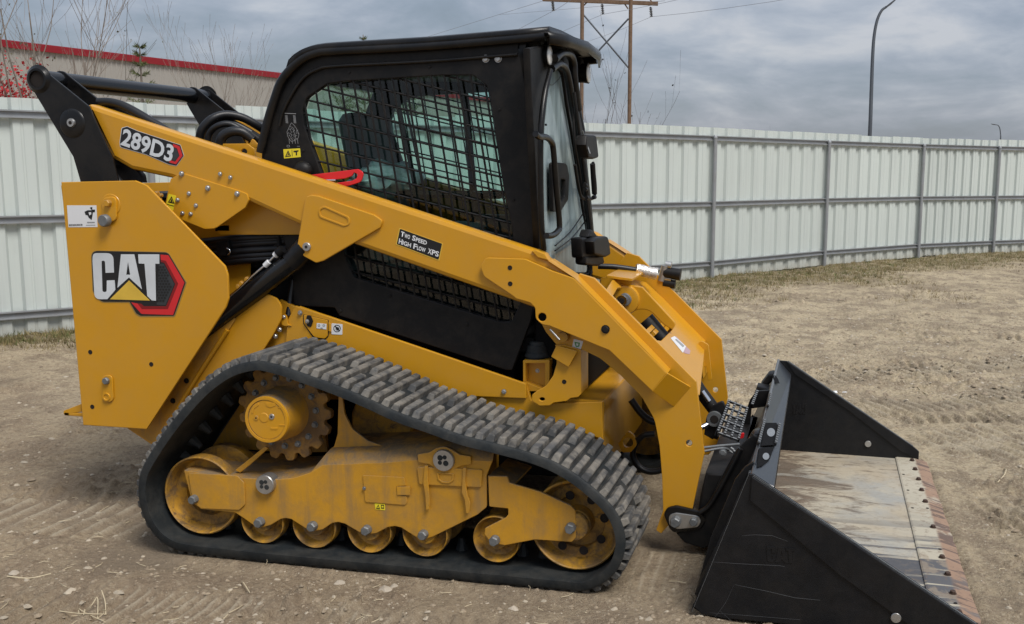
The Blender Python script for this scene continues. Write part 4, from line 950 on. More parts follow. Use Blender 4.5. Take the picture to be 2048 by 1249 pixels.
# ---------------------------------------------------------------- main body between the tracks
CH = plate('chassis_side', [(300, 700), (430, 660), (540, 650), (560, 600), (600, 618), (657, 634), (1053, 770), (1062, 800), (1075, 808, 10), (1204, 804, 3), (1206, 880), (1120, 850), (900, 800), (700, 765), (480, 760), (380, 860), (311, 889), (262, 850)], .50, .02, Y_, ROOT, bev=.003)
plate('chassis_side', [(430, 660), (540, 650), (590, 614), (1053, 770), (1062, 800), (1204, 804, 3), (1206, 900), (1000, 920), (700, 900), (480, 900), (420, 960), (311, 889), (262, 850)], .50, .02, Y_, ROOT, bev=.003, far=True)
def pw(px, py, Y): return P(px, py, Y)
zt = P(1204, 805, .5).z; xf = P(1205, 805, .5).x
box('front_crossmember', (xf-.17, .525, .28), (xf, 1.455, zt), Y_, ROOT, bev=.006)
box('belly', (-2.2, .53, .27), (xf-.16, 1.45, .60), M_['dark_inside'], ROOT)
box('engine_bay', (-2.25, .60, .60), (-.50, 1.38, 1.12), M_['dark_inside'], ROOT)
prism('engine_hood', [(-2.36, .60, .55), (-1.66, .60, .55), (-1.66, 1.38, .55), (-2.36, 1.38, .55), (-2.34, .60, 1.44), (-1.70, .60, 1.44), (-1.70, 1.38, 1.44), (-2.34, 1.38, 1.44)], M_['black_matte'], ROOT, .02)
# sill cover with its rolled top edge and filler door
sill = [(590, 612, 3), (657, 633), (1052, 768, 3), (1052, 798, 2), (953, 794), (780, 800), (560, 800), (575, 640)]
sc = plate('sill_cover', sill, .482, .016, Y_, ROOT, bev=.004)
tube('sill_edge', [P(600, 616, .492), P(657, 636, .492), P(1049, 771, .492)], .009, Y_, sc, 8, smoothpath=False)
fl = plate('filler_door', [(607, 630, 2), (655, 641, 2), (655, 672, 3), (650, 678, 5), (628, 675, 14), (608, 648, 6)], .476, .004, Y_, sc, bev=.0015)
plate('filler_door_gap', [(606, 629, 2), (657, 640.5, 2), (657, 673, 3), (651, 680, 5), (627, 677, 14), (606.5, 648, 6)], .4805, .002, M_['hole'], sc, bev=0)
plate('latch', [(613, 631, 4), (621, 631, 4), (626, 643, 5), (622, 655, 4), (614, 653, 3), (612, 643)], .472, .004, M_['black_matte'], fl)
bolt(614.5, 643, .471, 4, M_['steel'], fl)
plate('door_hinge', [(656.5, 646), (662, 647), (662, 664), (656.5, 663)], .474, .006, Y_, sc)
decal('white_decal', [(633.5, 646.5), (653, 648.5), (652.5, 659.5), (633, 657)], .4745, M_['white_decal'], fl, 'small white decal with two grey pictograms')
for a in (638, 647.5): decal('pictogram', circ(a, 651.5, 2.6, 10), .4738, M_['decal_grey'], fl, holes=[circ(a, 651.5, 1.3, 8)])
decal('pictogram', [(641, 655.5), (646, 656), (645.5, 658), (641, 657.5)], .4738, M_['decal_grey'], fl)
nd = decal('no_step_decal', [(663, 647, 2), (685, 649, 2), (684.5, 670, 2), (663, 669, 2)], .4805, M_['white_decal'], sc, 'white decal with a barred boot pictogram')
decal('pictogram', circ(674, 657.5, 7.3, 18), .4797, M_['decal_black'], sc, holes=[circ(674, 657.5, 6.0, 16)])
decal('pictogram', [(669, 653), (670.5, 651.8), (680, 662), (678.5, 663.5)], .4797, M_['decal_black'], sc)
decal('pictogram', [(671, 658), (673, 654), (678, 656), (678, 660), (674, 661.5)], .4793, M_['decal_black'], sc)
for x, y in ((600.5, 626), (559.5, 659.5), (551, 672.5), (1008, 783.5)): bolt(x, y, .478, 4.6, M_['steel'], sc)
# door prop rod and bracket
plate('rod_bracket', [(563, 632, 3), (571, 629, 4), (574, 634), (575, 648, 3), (583, 652), (570, 653), (563, 650)], .475, .006, Y_, sc)
bolt(568, 634, .474, 3.6, M_['steel'], sc)
ptube('prop_rod', [(577, 632, .50), (580, 600, .52), (585, 560, .54)], [.013, .010], M_['hose'], ROOT)
# rear fender plates
plate('rear_fender', [(535, 589, 6), (553, 597, 12), (563, 612, 20), (562, 640, 26), (545, 672, 10), (500, 742, 20), (440, 800), (320, 895), (300, 888), (255, 858), (300, 700), (395, 706), (413, 684), (478, 630)], .455, .012, Y_, ROOT, bev=.003)
plate('lower_strut', [(256, 859, 2), (311, 889, 4), (322, 872), (470, 640), (455, 610), (300, 700)], .445, .008, YD, ROOT, bev=.002)
ptube('strut_edge', [(322, 870, .445), (400, 745, .445), (455, 660, .445)], .010, Y_, ROOT, smoothpath=False)
for x, y in ((373, 762), (346, 802)): bolt(x, y, .443, 5, BM, ROOT)

# front bracket, rubber mount and box at the chassis front
plate('front_bracket', [(1162, 700), (1162, 789), (1156, 795, 3), (1141, 797), (1133, 803, 4), (1108, 806), (1099, 812, 5), (1079, 812.6, 8), (1063, 802, 8), (1064, 790, 6), (1074, 782, 4), (1092, 772, 20), (1106, 752, 20), (1113, 728, 20), (1113, 700, 10), (1110, 690), (1130, 690)], .462, .012, Y_, ROOT, bev=.003, holes=[circ(1084, 799, 5.5, 12, 3.5)])
slab('bracket_flange', [P(1162, 700, .463), P(1162, 789, .463), P(1162, 789, .463)+Vector((.0, .13, 0)), P(1162, 700, .463)+Vector((0, .13, 0))], (1, 0, 0), .012, Y_, ROOT)
hole(1128.5, 764, .462, 4, ROOT)
tab_n = (P(1120, 700, .44)-P(1120, 700, .43)).normalized()
plate('stop_tab', [(1113, 691), (1155, 703), (1137, 735, 2), (1102, 714, 2)], .44, .010, Y_, ROOT)
bx = link('mount_box', None, None, ROOT) if False else plate('mount_box', [(1046, 721, 2), (1099, 721, 2), (1099, 783), (1046, 783)], .51, .05, Y_, ROOT, holes=[[(1051, 727), (1090, 727), (1090, 780), (1051, 765)]])
plate('mount_box_back', [(1050, 722), (1098, 722), (1098, 783), (1050, 783)], .555, .006, Y_, ROOT)
for (y0, y1, r_) in ((683, 690, 17), (690, 704, 22), (704, 712, 26), (712, 720, 24)):
    a = P(1075, y0, .57); b_ = P(1075, y1, .57); rr = r_*mpp(1075, y0, .57)
    tube('rubber_mount', [(a.x, .57, a.z), (a.x, .57, b_.z)], [rr*.9, rr], M_['rubber'], ROOT, 24, smoothpath=False)
bolt(1075, 742, .556, 4, M_['steel'], ROOT)
# ---------------------------------------------------------------- rear side panels with badge
def rear_panel(far):
    pl_ = plate('rear_side_panel', [(122, 364.6, 1), (270, 361.5, 8), (293, 371, 8), (450, 533, 10), (455.5, 551, 10), (457, 598, 12), (451, 616, 6), (293, 859, 2), (166, 851, 1)], .33, .012, Y_, ROOT, bev=.003, far=far)
    return pl_
pn = rear_panel(False); rear_panel(True)
slab('tailgate', [(-2.40, .345, .50), (-2.46, .345, 1.475), (-2.46, 1.63, 1.475), (-2.40, 1.63, .50)], (-1, 0, -.05), .02, Y_, ROOT)
YP = .33
lk = plate('latch_link', [(204, 397, 10), (232, 392, 12), (233, 440, 12), (204, 452, 10)], YP-.010, .008, Y_, pn, bev=.003)
lathe('link_boss', P(222, 410, YP).x, P(222, 410, YP).z, [(.045, YP-.003), (.047, YP-.001)], Y_, pn, 28)
bolt(217.5, 407, YP-.010, 8, YD, pn, h=.8, wash=False); hole(217.5, 407, YP-.020, 3.5, pn, 'pin_socket')
pk = P(217.5, 441, YP); lathe('pin_head', pk.x, pk.z, [(.006, YP-.040), (.022, YP-.040), (.026, YP-.034), (.027, YP-.018), (.022, YP-.010)], M_['steel_dull'], pn, 24)
plate('latch_link', [(203, 752, 10), (224, 750, 10), (227, 804, 11), (205, 806, 11)], YP-.008, .006, Y_, pn, bev=.0025)
bolt(213, 762, YP-.010, 8, M_['steel_dull'], pn, h=.5, wash=False)
q_ = P(215.7, 793.5, YP); lathe('link_washer', q_.x, q_.z, [(.011, YP-.009), (.0125, YP-.012), (.018, YP-.012), (.019, YP-.008)], Y_, pn, 20)
for x, y in ((180.7, 704.6), (302.7, 729), (184.8, 814)): hole(x, y, YP, 4, pn)
bb = plate('tow_bracket', [(127, 822), (163, 808), (163, 824), (127, 829)], .36, .01, Y_, ROOT)
g0 = [P(127, 822, .36), P(163, 810, .36)]; z0 = .50
x0b = P(127, 824, .36).x; zb = P(127, 824, .36).z
for lo, hi in (((x0b, .36, zb-.018), (x0b+.03, 1.62, zb)), ((x0b, .36, zb-.018), (x0b+.22, .39, zb)), ((x0b, 1.59, zb-.018), (x0b+.22, 1.62, zb))): box('bumper_bar', lo, hi, Y_, bb)
# badge
Z4 = lambda pts: [(p[0]/3.2875, 340+p[1]/3.2875)+((p[2]/3.2875,) if len(p) > 2 else ()) for p in pts]
decal('cat_badge', Z4([(597, 530, 45), (1105, 540, 45), (1228, 742, 12), (1150, 968, 18), (920, 968, 30), (890, 950, 20), (848, 874, 6), (660, 874, 60), (608, 800, 40)]), YP-.0010, M_['badge_edge'], pn, 'badge with silver letters C A T, a golden triangle and a red hexagon')
decal('badge_ground', Z4([(600, 533, 42), (1103, 544, 42), (1220, 742, 10), (1145, 960, 16), (924, 960, 26), (896, 944, 20), (852, 868, 6), (662, 868, 58), (613, 798, 40)]), YP-.0018, M_['decal_black'], pn)
decal('red_hexagon', Z4([(1055, 558), (1106, 562, 8), (1212, 742), (1138, 955), (930, 948, 20), (862, 872), (905, 880), (932, 917), (1104, 917), (1172, 750), (1090, 598), (1057, 592)]), YP-.0026, M_['decal_red'], pn)
decal('red_hexagon_shade', Z4([(1057, 592), (1090, 598), (1172, 750), (1104, 917), (932, 917), (905, 880), (925, 880), (946, 897), (1092, 897), (1152, 752), (1080, 612), (1057, 606)]), YP-.0026, M_['decal_red_dark'], pn)
decal('hexagon_mesh', Z4([(1045, 620), (1076, 618), (1146, 752), (1088, 890), (1030, 888)]), YP-.0024, M_['decal_hex'], pn)
hx = []
for r_ in range(13):
    for c_ in range(6):
        x, y = 1036+c_*19+(9.5 if r_ % 2 else 0), 640+r_*18.5
        if x < 1128-abs(y-755)*.42: hx.append(toxz([(u_/3.2875, 340+v_/3.2875) for u_, v_ in [(x+8*math.cos(a), y+8*math.sin(a)) for a in [math.pi/6+k*math.pi/3 for k in range(6)]]], YP-.003))
V = []; Fc = []
for h_ in hx: o = len(V); V += [(x, YP-.0036, z) for x, z in h_]; Fc.append(tuple(range(o, o+6)))
link('hexagon_pattern', mesh('hexagon_pattern', V, Fc), M_['decal_black'], pn)
SL = M_['silver_decal']
decal('letter', Z4([(608, 600), (610, 548, 48), (744, 548, 48), (749, 676, 1), (694, 678, 1), (690, 598, 13), (667, 598, 13), (673, 804, 13), (701, 804, 13), (702, 728, 1), (753, 726, 1), (758, 790), (706, 851), (622, 852, 52)]), YP-.0036, SL, pn)
decal('letter', Z4([(795, 556), (882, 556), (932, 785), (848, 708), (772, 776)]), YP-.0036, SL, pn, holes=[Z4([(841, 604), (856, 690), (830, 690)])])
decal('letter', Z4([(908, 556), (1047, 556), (1047, 618), (1020, 618), (1025, 861), (998, 859), (968, 830), (950, 618), (912, 616)]), YP-.0036, SL, pn)
decal('gold_triangle', Z4([(848, 728), (985, 860), (722, 852)]), YP-.0036, M_['decal_gold'], pn)
# dealer sticker (its code square left out)
st = decal('dealer_sticker', Z4([(440, 234), (633, 234), (641, 377), (450, 378)]), YP-.001, M_['white_decal'], pn, 'small white sticker with a dark wing mark')
decal('wing_mark', Z4([(556, 276), (576, 266), (604, 266), (590, 250), (606, 244), (606, 262), (624, 262), (624, 278), (610, 280), (608, 300), (602, 330), (584, 316), (576, 300), (562, 296)]), YP-.0018, M_['decal_black'], pn)
decal('wing_mark', Z4([(582, 280), (598, 278), (600, 292), (588, 300)]), YP-.0025, M_['white_decal'], pn)
decal('sticker_line', Z4([(572, 342), (622, 342), (622, 350), (572, 350)]), YP-.0018, M_['decal_grey'], pn)
decal('sticker_line', Z4([(566, 362), (626, 362), (626, 366), (566, 366)]), YP-.0018, M_['decal_grey'], pn)
text_pts('B2D20C09A78', Z4([(454, 370)])[0], Z4([(542, 368)])[0], (0, -3.6), YP-.002, 'sticker_number', M_['decal_black'], pn, bold=.02)
# ---------------------------------------------------------------- black link towers and the cross tube
TWR = [(59, 168, 10), (60.5, 150, 12), (72, 136, 14), (84, 138, 12), (177, 213, 4), (224, 316, 10), (238, 370), (245, 420), (170, 420), (160, 362), (146, 314, 4), (72, 192, 6)]
def tower(far):
    for Yp in (.38, .505):
        xz = toxz(rc(TWR), .38)
        tw = plateW('tower_plate', xz, MY(Yp, far), MY(Yp+.012, far), BK, ROOT, bev=.003)
        q_ = P(77, 159, .38)
        if Yp < .4: lathe('tube_collar', q_.x, q_.z, [(.036, Yp-.002), (.036, Yp-.012), (.046, Yp-.012), (.050, Yp-.008), (.058, Yp-.001), (.062, Yp+.002)], BK, tw, 36, far=far); lathe('bore', q_.x, q_.z, [(.036, Yp-.0035), (.0355, Yp-.0035), (.03, Yp-.003)], M_['hole'], tw, 30, far=far)
    q_ = P(144.6, 247, .38)
    hb = lathe('pivot_boss', q_.x, q_.z, [(.018, .372), (.052, .372), (.060, .376), (.066, .384)], BK, ROOT, 40, far=far)
    if not far:
        lathe('pivot_pin', P(143, 246, .37).x, P(143, 246, .37).z, [(.008, .362), (.017, .362), (.019, .366), (.019, .373)], M_['steel'], hb, 24); lathe('pin_socket', P(143, 246, .37).x, P(143, 246, .37).z, [(.008, .3612), (.007, .3605)], M_['hole'], hb, 8)
tower(False); tower(True)
q_ = P(77, 159, .38)
tube('cross_tube', [(q_.x, .392, q_.z), (q_.x, WY-.392, q_.z)], .040, BG, ROOT, 28, smoothpath=False)
# hose bends that leave the tower
tube('arm_hose', [P(196, 205, .49), P(225, 206, .50), P(262, 220, .50), (-2.02, .50, 1.70), (-1.9, .52, 1.62)], .020, M_['hose'], ROOT)
ptube('arm_hose', [(205, 214, .52), (240, 222, .53), (280, 240, .53), (310, 262, .53)], .017, M_['hose'], ROOT)
ptube('arm_hose', [(170, 262, .45), (195, 300, .45), (215, 340, .44), (240, 372, .44)], .03, M_['hose'], ROOT)
plate('rear_cowl', [(205, 365), (215, 330), (262, 330, 20), (280, 350, 10), (283, 366)], .44, .04, BM, ROOT)
# loops of hose behind the cab
for pts, r_ in (([(398, 282, .62), (405, 258, .62), (425, 238, .64), (452, 230, .68), (485, 236, .72), (515, 252, .76), (532, 264, .80)], .019),
                ([(405, 282, .66), (412, 262, .66), (430, 248, .68), (455, 243, .7), (485, 256, .72), (512, 272, .74), (526, 282, .74)], .016),
                ([(415, 284, .60), (420, 266, .60), (436, 252, .6), (460, 249, .62), (488, 264, .64), (515, 284, .66)], .014),
                ([(440, 290, .57), (445, 274, .57), (462, 264, .58), (485, 265, .6), (505, 280, .62)], .022)):
    ptube('hydraulic_hose', pts, r_, M_['hose'], ROOT)
plate('hose_bracket', [(440, 288), (494, 287.5, 8), (508, 298, 8), (511, 314), (450, 314)], .56, .01, Y_, ROOT, holes=[circ(488, 304, 6, 14)])
plate('hose_bracket', [(489, 283, 6), (499, 275, 6), (507, 280, 5), (518, 292, 1), (512, 297), (495, 290)], .60, .01, Y_, ROOT, holes=[circ(499, 286, 3.4, 12)])
ptube('hose_fitting', [(500, 268, .63), (522, 284, .65)], .019, BM, ROOT, smoothpath=False)

# ---------------------------------------------------------------- lift arms
def beam_x(px, py, Y=.41): return P(px, py, Y)
def arm(far):
    Y0 = .41; Y1 = .485
    b4 = [(170, 206, 5), (1072, 502, 6), (1150, 556, 20), (1180, 610), (1150, 640), (1065, 616, 6), (602, 452), (498, 404), (440, 390), (343, 357), (262, 340, 8), (224, 318, 4)]
    ar = plateW('lift_arm', toxz(rc(b4), Y0), MY(Y0, far), MY(Y1, far), Y_, ROOT, bev=.020, label='far lift arm' if far else 'near lift arm with decals')
    # bolted reinforcement and pin plate
    rp = plate('bolted_plate', [(341, 358), (363, 346), (481, 382.6, 6), (494, 388, 6), (497.5, 400, 6), (490, 416, 3), (434, 455, 2), (427, 458, 1), (409, 459, 6), (364.6, 441, 4), (328, 424), (331, 404)], Y0-.005, .012, Y_, ar, bev=.0025, far=far)
    pp = plate('cylinder_pin_plate', [(609.5, 401, 2), (613, 393, 6), (622, 390.5, 8), (636, 392), (748, 430, 8), (765, 442, 8), (760, 456, 6), (647, 522, 8), (632, 526.5, 8), (607, 513, 10), (594, 493, 12)], Y0-.014, .014, Y_, ar, bev=.0035, far=far)
    plate('inner_plate', [(430, 455), (498, 400), (615, 440), (600, 470), (505, 470), (440, 470)], .50, .008, Y_, ar, far=far)
    # knee plate outside and the leg plate
    kn = plate('knee_plate', [(960, 533, 12), (972, 515.5, 10), (1050, 518, 30), (1104, 542, 20), (1148, 557, 16), (1334, 747, 2), (1304, 783, 2), (1218, 701, 8), (1205, 696, 5), (1098, 652, 3), (1084, 650, 12), (1071, 638, 12), (1070, 616, 10), (1060, 606, 8), (1032, 598), (1025, 592, 8), (968, 554, 14)], .388, .012, Y_, ar, holes=[circ(1084, 635, 8.5, 18)], bev=.003, far=far)
    V = [P(*a) for a in ((1335, 747, .388), (1304, 783, .388), (1348, 814.5, .474), (1382, 775, .474))]
    if far: V = [Vector((v.x, WY-v.y, v.z)) for v in V]
    n_ = (V[1]-V[0]).cross(V[2]-V[0]).normalized(); n_ = n_ if n_.y*(1 if far else -1) > 0 else -n_
    slab('knee_end', V, n_, .010, Y_, ar)
    # top flange of the knee box
    fl_ = [P(1148, 556, .390), P(1334, 746, .390), P(1382, 775, .474), P(1380, 765, .486), P(1160, 552, .486)]
    fx = [(1072, 504), (1104, 524), (1148, 556), (1334, 746)]
    V = []; 
    for i, (x, y) in enumerate([(1096, 522), (1150, 557), (1286, 696), (1335, 747)]):
        a = P(x, y, .391); V += [(a.x, MY(.391, far), a.z), (a.x, MY(.489, far), a.z+(.0 if i else .0))]
    link('knee_flange', mesh('knee_flange', V, [(0, 1, 3, 2), (2, 3, 5, 4), (4, 5, 7, 6)]), Y_, ar)
    # rounded hood over the joint of beam and leg
    leg = plate('arm_leg', [(1159, 548), (1188, 557, 3), (1392.5, 764, 4), (1408.5, 908, 6), (1384, 1022, 3), (1362, 1046), (1340, 1048), (1322, 1068, 2), (1312, 1061, 3), (1326, 1022, 8), (1324, 955), (1319, 893, 60), (1309, 840, 60), (1283, 793.6, 60), (1242, 752, 50), (1200, 717, 40), (1165, 700, 40), (1135, 694), (1112, 689), (1092, 665, 6), (1084, 650), (1120, 600)], .474, .022, Y_, ar, holes=[circ(1378, 887, 6.5, 16)], bev=.002, far=far)
    if not far:
        for x, y in ((1020, 536), (1020.5, 568)): hole(x, y, .388, 4.2, kn)
        bolt(1211, 659, .386, 8, BM, kn, h=.3, wash=True)
        for x, y, r_ in ((363.5, 348, 5), (440.5, 348.5, 4), (461, 355.5, 4), (416, 376.5, 5), (378, 387.5, 4), (474.5, 388, 5), (355.5, 400.5, 4), (392, 411.5, 4), (365, 427, 4), (381.5, 428.5, 4)): bolt(x, y, Y0-.006, r_, M_['steel'], rp, n=12)
        q_ = P(614.5, 494, Y0-.014); lathe('cylinder_pin', q_.x, q_.z, [(.006, .386), (.0165, .386), (.0185, .389), (.0185, .397)], M_['steel'], pp, 24); lathe('pin_socket', q_.x, q_.z, [(.007, .3852), (.006, .3845)], M_['hole'], pp, 8)
        plate('slot_rim', [(635, 418, 9), (648, 412, 9), (698, 434, 9), (701, 449, 9), (688, 454, 9), (638, 435, 9)], .3925, .004, Y_, pp, bev=.002, holes=[[(639.5, 420, 7), (649, 416.5, 7), (694.5, 437, 7), (696, 447, 7), (687, 449.5, 7), (641.5, 432, 7)]])
        # decals
        nb_ = decal('number_badge', [(243, 256, 4), (254, 253, 4), (275, 262), (345, 285, 3), (361, 290, 3), (368, 312, 3), (353, 333, 3), (338, 330, 4), (292, 310), (240, 295, 5), (239, 285)], Y0-.001, M_['silver_decal'], ar, 'badge with the silver model lettering on black')
        decal('badge_ground', [(244, 257, 4), (254, 253.7, 4), (275, 262.8), (345, 285.8, 3), (360.5, 290.6, 3), (367.2, 312, 3), (352.6, 332, 3), (338, 329, 4), (292, 309), (240.8, 294.2, 5), (240, 285)], Y0-.0017, M_['decal_black'], ar)
        decal('badge_hexagon', [(346, 288), (359, 293), (365, 312), (352, 329), (338, 325), (341, 321), (350, 324), (359, 312), (354, 297), (346, 294)], Y0-.0024, M_['decal_red'], ar)
        decal('badge_hexagon', [(347, 294), (353, 298), (358, 312), (350, 322), (342, 320)], Y0-.0022, M_['decal_hex'], ar)
        text_pts('289D3', (241, 288.5), (343, 324), (6.5, -31), Y0-.003, 'badge_number', SL, ar, bold=.03)
        td = decal('speed_decal', [(798.5, 456.5, 2), (886, 487.5, 2), (878.5, 522.5, 2), (791.5, 489.5, 2)], Y0-.001, M_['decal_gold'], ar, 'black decal with white lettering on two lines')
        decal('decal_ground', [(800, 458, 2), (884, 488, 2), (877, 520, 2), (793.5, 488.5, 2)], Y0-.0016, M_['decal_black'], ar)
        def caps(words, org, end, h, Y):
            # words in capitals with larger first letters
            tot = sum((1.0 if i == 0 else .80) if True else 0 for w in words for i in range(len(w)))+.45*(len(words)-1); x = 0
            d = (end[0]-org[0], end[1]-org[1])
            for w in words:
                big = w.isupper() and len(w) == 3 and w == 'XPS'
                for part, s in ((w[0], 1.0), (w[1:], 1.0 if big else .80)):
                    wl = sum(.5 if ch == 'I' else 1.0 for ch in part)*s
                    text_pts(part.upper(), (org[0]+d[0]*x/tot, org[1]+d[1]*x/tot), (org[0]+d[0]*(x+wl*.92)/tot, org[1]+d[1]*(x+wl*.92)/tot), (h[0]*s, h[1]*s), Y, 'decal_lettering', M_['white_decal'], ar, bold=.03)
                    x += wl
                x += .45
        caps(['Two', 'Speed'], (801, 472.6), (855, 491), (1.6, -9.6), Y0-.0026)
        caps(['High', 'Flow', 'XPS'], (797, 487), (875, 513.5), (1.6, -9.8), Y0-.0026)
        wd_ = decal('warning_decal', [(337, 388, 1), (352, 392, 1), (346, 422), (331, 414)], Y0-.0062, M_['decal_warn'], ar, 'yellow warning decal partly behind the side panel')
        decal('pictogram', [(336, 405), (343, 393), (349, 408)], Y0-.0070, M_['decal_black'], ar, holes=[[(338.5, 403.5), (342.8, 396), (346.8, 405.5)]])
        decal('pictogram', [(341, 404), (342, 397), (345, 404)], Y0-.0070, M_['decal_black'], ar)
        decal('pictogram', [(332.5, 408), (348, 412), (347.5, 413.2), (332.3, 409.2)], Y0-.0070, M_['decal_black'], ar)
        decal('green_decal', [(1147.5, 678, 2), (1166.5, 683, 2), (1160.5, 702.5, 2), (1143.5, 698, 2)], .473, M_['white_decal'], leg, 'white decal with a green mark')
        decal('green_mark', [(1149, 684), (1160, 686), (1158.5, 694, 2), (1152, 695, 2), (1150, 690)], .4722, M_['decal_green'], leg, holes=[[(1152, 687), (1157, 688), (1156, 692), (1153, 692)]])
        # small block and stay on top of the joint
        plate('joint_block', [(1063, 503), (1071, 500, 2), (1090, 508), (1098, 522), (1075, 516)], .40, .05, Y_, ar, bev=.004)
        ptube('stay_bolt', [(1100, 659, .40), (1119, 680, .40)], .0045, M_['steel'], ar, smoothpath=False)
        q_ = P(1127, 674, .45); lathe('ball_joint', q_.x, q_.z, [(.02, .44), (.022, .45), (.022, .47)], YD, ar, 20)
        # pin link at the foot
        pl_ = plate('coupler_link', [(1327, 1030, 16), (1333, 1017, 14), (1352, 1012.5, 14), (1376, 1018, 10), (1402, 1024, 6), (1412, 1040), (1404, 1058, 12), (1380, 1062, 10), (1343, 1068, 18)], .452, .02, BK, ROOT, bev=.005)
        plate('link_cap', [(1337, 1031, 12), (1352, 1026, 12), (1398, 1033, 10), (1402, 1044, 8), (1396, 1055, 10), (1356, 1059, 12), (1338, 1052, 12)], .446, .007, M_['steel'], pl_, bev=.002)
        bolt(1351.5, 1043, .446, 12, M_['steel_dull'], pl_, h=.8, wash=False); hole(1350.5, 1043, .432, 5, pl_, 'pin_socket')
        bolt(1387.5, 1044, .446, 9.5, M_['steel_dull'], pl_, h=.6, wash=False)
arm(False); arm(True)

# cross piece that joins the two legs: sloped plate following the legs
pa, pb = P(1188, 560, .49), P(1392, 765, .49); d_ = (pb-pa).normalized(); nrm = Vector((d_.z, 0, -d_.x)); nrm = nrm if nrm.z > 0 else -nrm
p0 = pa-nrm*.055
def onx(pts): return [PP(x, y, p0, nrm) for x, y in pts]
outer = onx(rc([(1240, 555, 2), (1292, 564.6, 4), (1400, 668, 20), (1419, 690, 14), (1421, 722)]))
def flat_poly(name, outer_px, holes_px, p0_, n_, th, mat, par, label=None, bev=.003):
    """polygon with holes on an arbitrary plane that contains the Y axis direction"""
    ex = Vector((0, 1, 0)); ey = n_.cross(ex).normalized()
    def loc(x, y): v = PP(x, y, p0_, n_)-Vector(p0_); return (v.dot(ex), v.dot(ey))
    cu = bpy.data.curves.new(name, 'CURVE'); cu.dimensions = '2D'; cu.fill_mode = 'BOTH'; cu.extrude = max(th/2-bev, 1e-4); cu.bevel_depth = bev; cu.offset = -bev; cu.bevel_resolution = 1
    for poly in [outer_px]+list(holes_px):
        s = cu.splines.new('POLY'); q2 = [loc(*a) for a in rc(poly)]; s.points.add(len(q2)-1)
        for i, (x, y) in enumerate(q2): s.points[i].co = (x, y, 0, 1)
        s.use_cyclic_u = True
    t = bpy.data.objects.new('t', cu); me_ = bpy.data.meshes.new_from_object(t); bpy.data.objects.remove(t); bpy.data.curves.remove(cu)
    ez = ex.cross(ey); c0 = Vector(p0_)-n_*th/2
    me_.transform(Matrix(((ex.x, ey.x, ez.x, c0.x), (ex.y, ey.y, ez.y, c0.y), (ex.z, ey.z, ez.z, c0.z), (0, 0, 0, 1)))); smooth_by_angle(me_, 32)
    if me_.materials: me_.materials.clear()
    me_.name = name
    return link(name, me_, mat, par, label=label)
XP = flat_poly('cross_plate', [(1248, 553), (1292, 564.6, 4), (1412, 676, 10), (1400, 790), (1385, 790), (1200, 600), (1225, 560)], [[(1283, 578, 4), (1330, 625, 30), (1350, 655, 10), (1322, 682, 4), (1311, 680, 3), (1255, 640), (1222, 600), (1236, 575, 5)]], p0, nrm, .014, Y_, ROOT)
# inner bearing plates with the tilt cylinder pins
for Yi, fr_ in ((1.24, False), ):
    a, b_ = pa-nrm*.07, pb-nrm*.07
    xz = [(a.x-.02, a.z-.01), (a.x+(b_.x-a.x)*.62, a.z+(b_.z-a.z)*.62), (a.x+(b_.x-a.x)*.55, a.z+(b_.z-a.z)*.55-.12), (a.x+.03, a.z-.22), (a.x-.10, a.z-.16), (a.x-.09, a.z-.03)]
    plateW('bearing_plate', xz, Yi, Yi+.02, Y_, XP, bev=.003)
bp = plate('bearing_plate', [(1233, 566, 4), (1285, 575, 4), (1352, 648, 12), (1345, 660), (1330, 652, 40), (1300, 622, 30), (1280, 618, 30), (1262, 626), (1225, 600, 10)], 1.02, .02, Y_, XP, bev=.004)
q_ = P(1250, 599.5, 1.02)
lathe('pin_boss', q_.x, q_.z, [(.055, 1.0), (.066, 1.003), (.070, 1.02)], Y_, bp, 28); lathe('cylinder_pin', q_.x-.006, q_.z, [(.014, .972), (.024, .972), (.026, .98), (.026, 1.0)], M_['chrome'], bp, 24); lathe('pin_socket', q_.x-.006, q_.z, [(.014, .9712), (.012, .970)], M_['hole'], bp, 8)
plate('pin_ear', [(1232, 598, 10), (1250, 583, 14), (1266, 600, 14), (1252, 617, 12)], .985, .014, M_['steel_dull'], bp, bev=.004)
tube('cylinder_rod', [P(1290, 640, 1.06), P(1340, 700, 1.06)], .045, BM, ROOT, 16, smoothpath=False)
for k, (xa, ya) in enumerate(((1292, 660), (1306, 662), (1321, 664))):
    a = P(xa, ya, .80+k*.0); c0 = PP(xa, ya, pa-nrm*.085, nrm)
    slab('step_rung', [c0, c0+Vector((0, .24, 0)), c0+Vector((0, .24, 0))+d_*.022, c0+d_*.022], nrm, .05, Y_, XP)
# turned-down right side of the cross piece with its arch
plate('cross_cheek', [(1399, 680, 12), (1417, 690, 8), (1424, 760, 3), (1416, 762), (1413, 733, 3), (1404, 736, 4), (1390, 764), (1388, 780), (1370, 760)], 1.30, .014, Y_, XP)
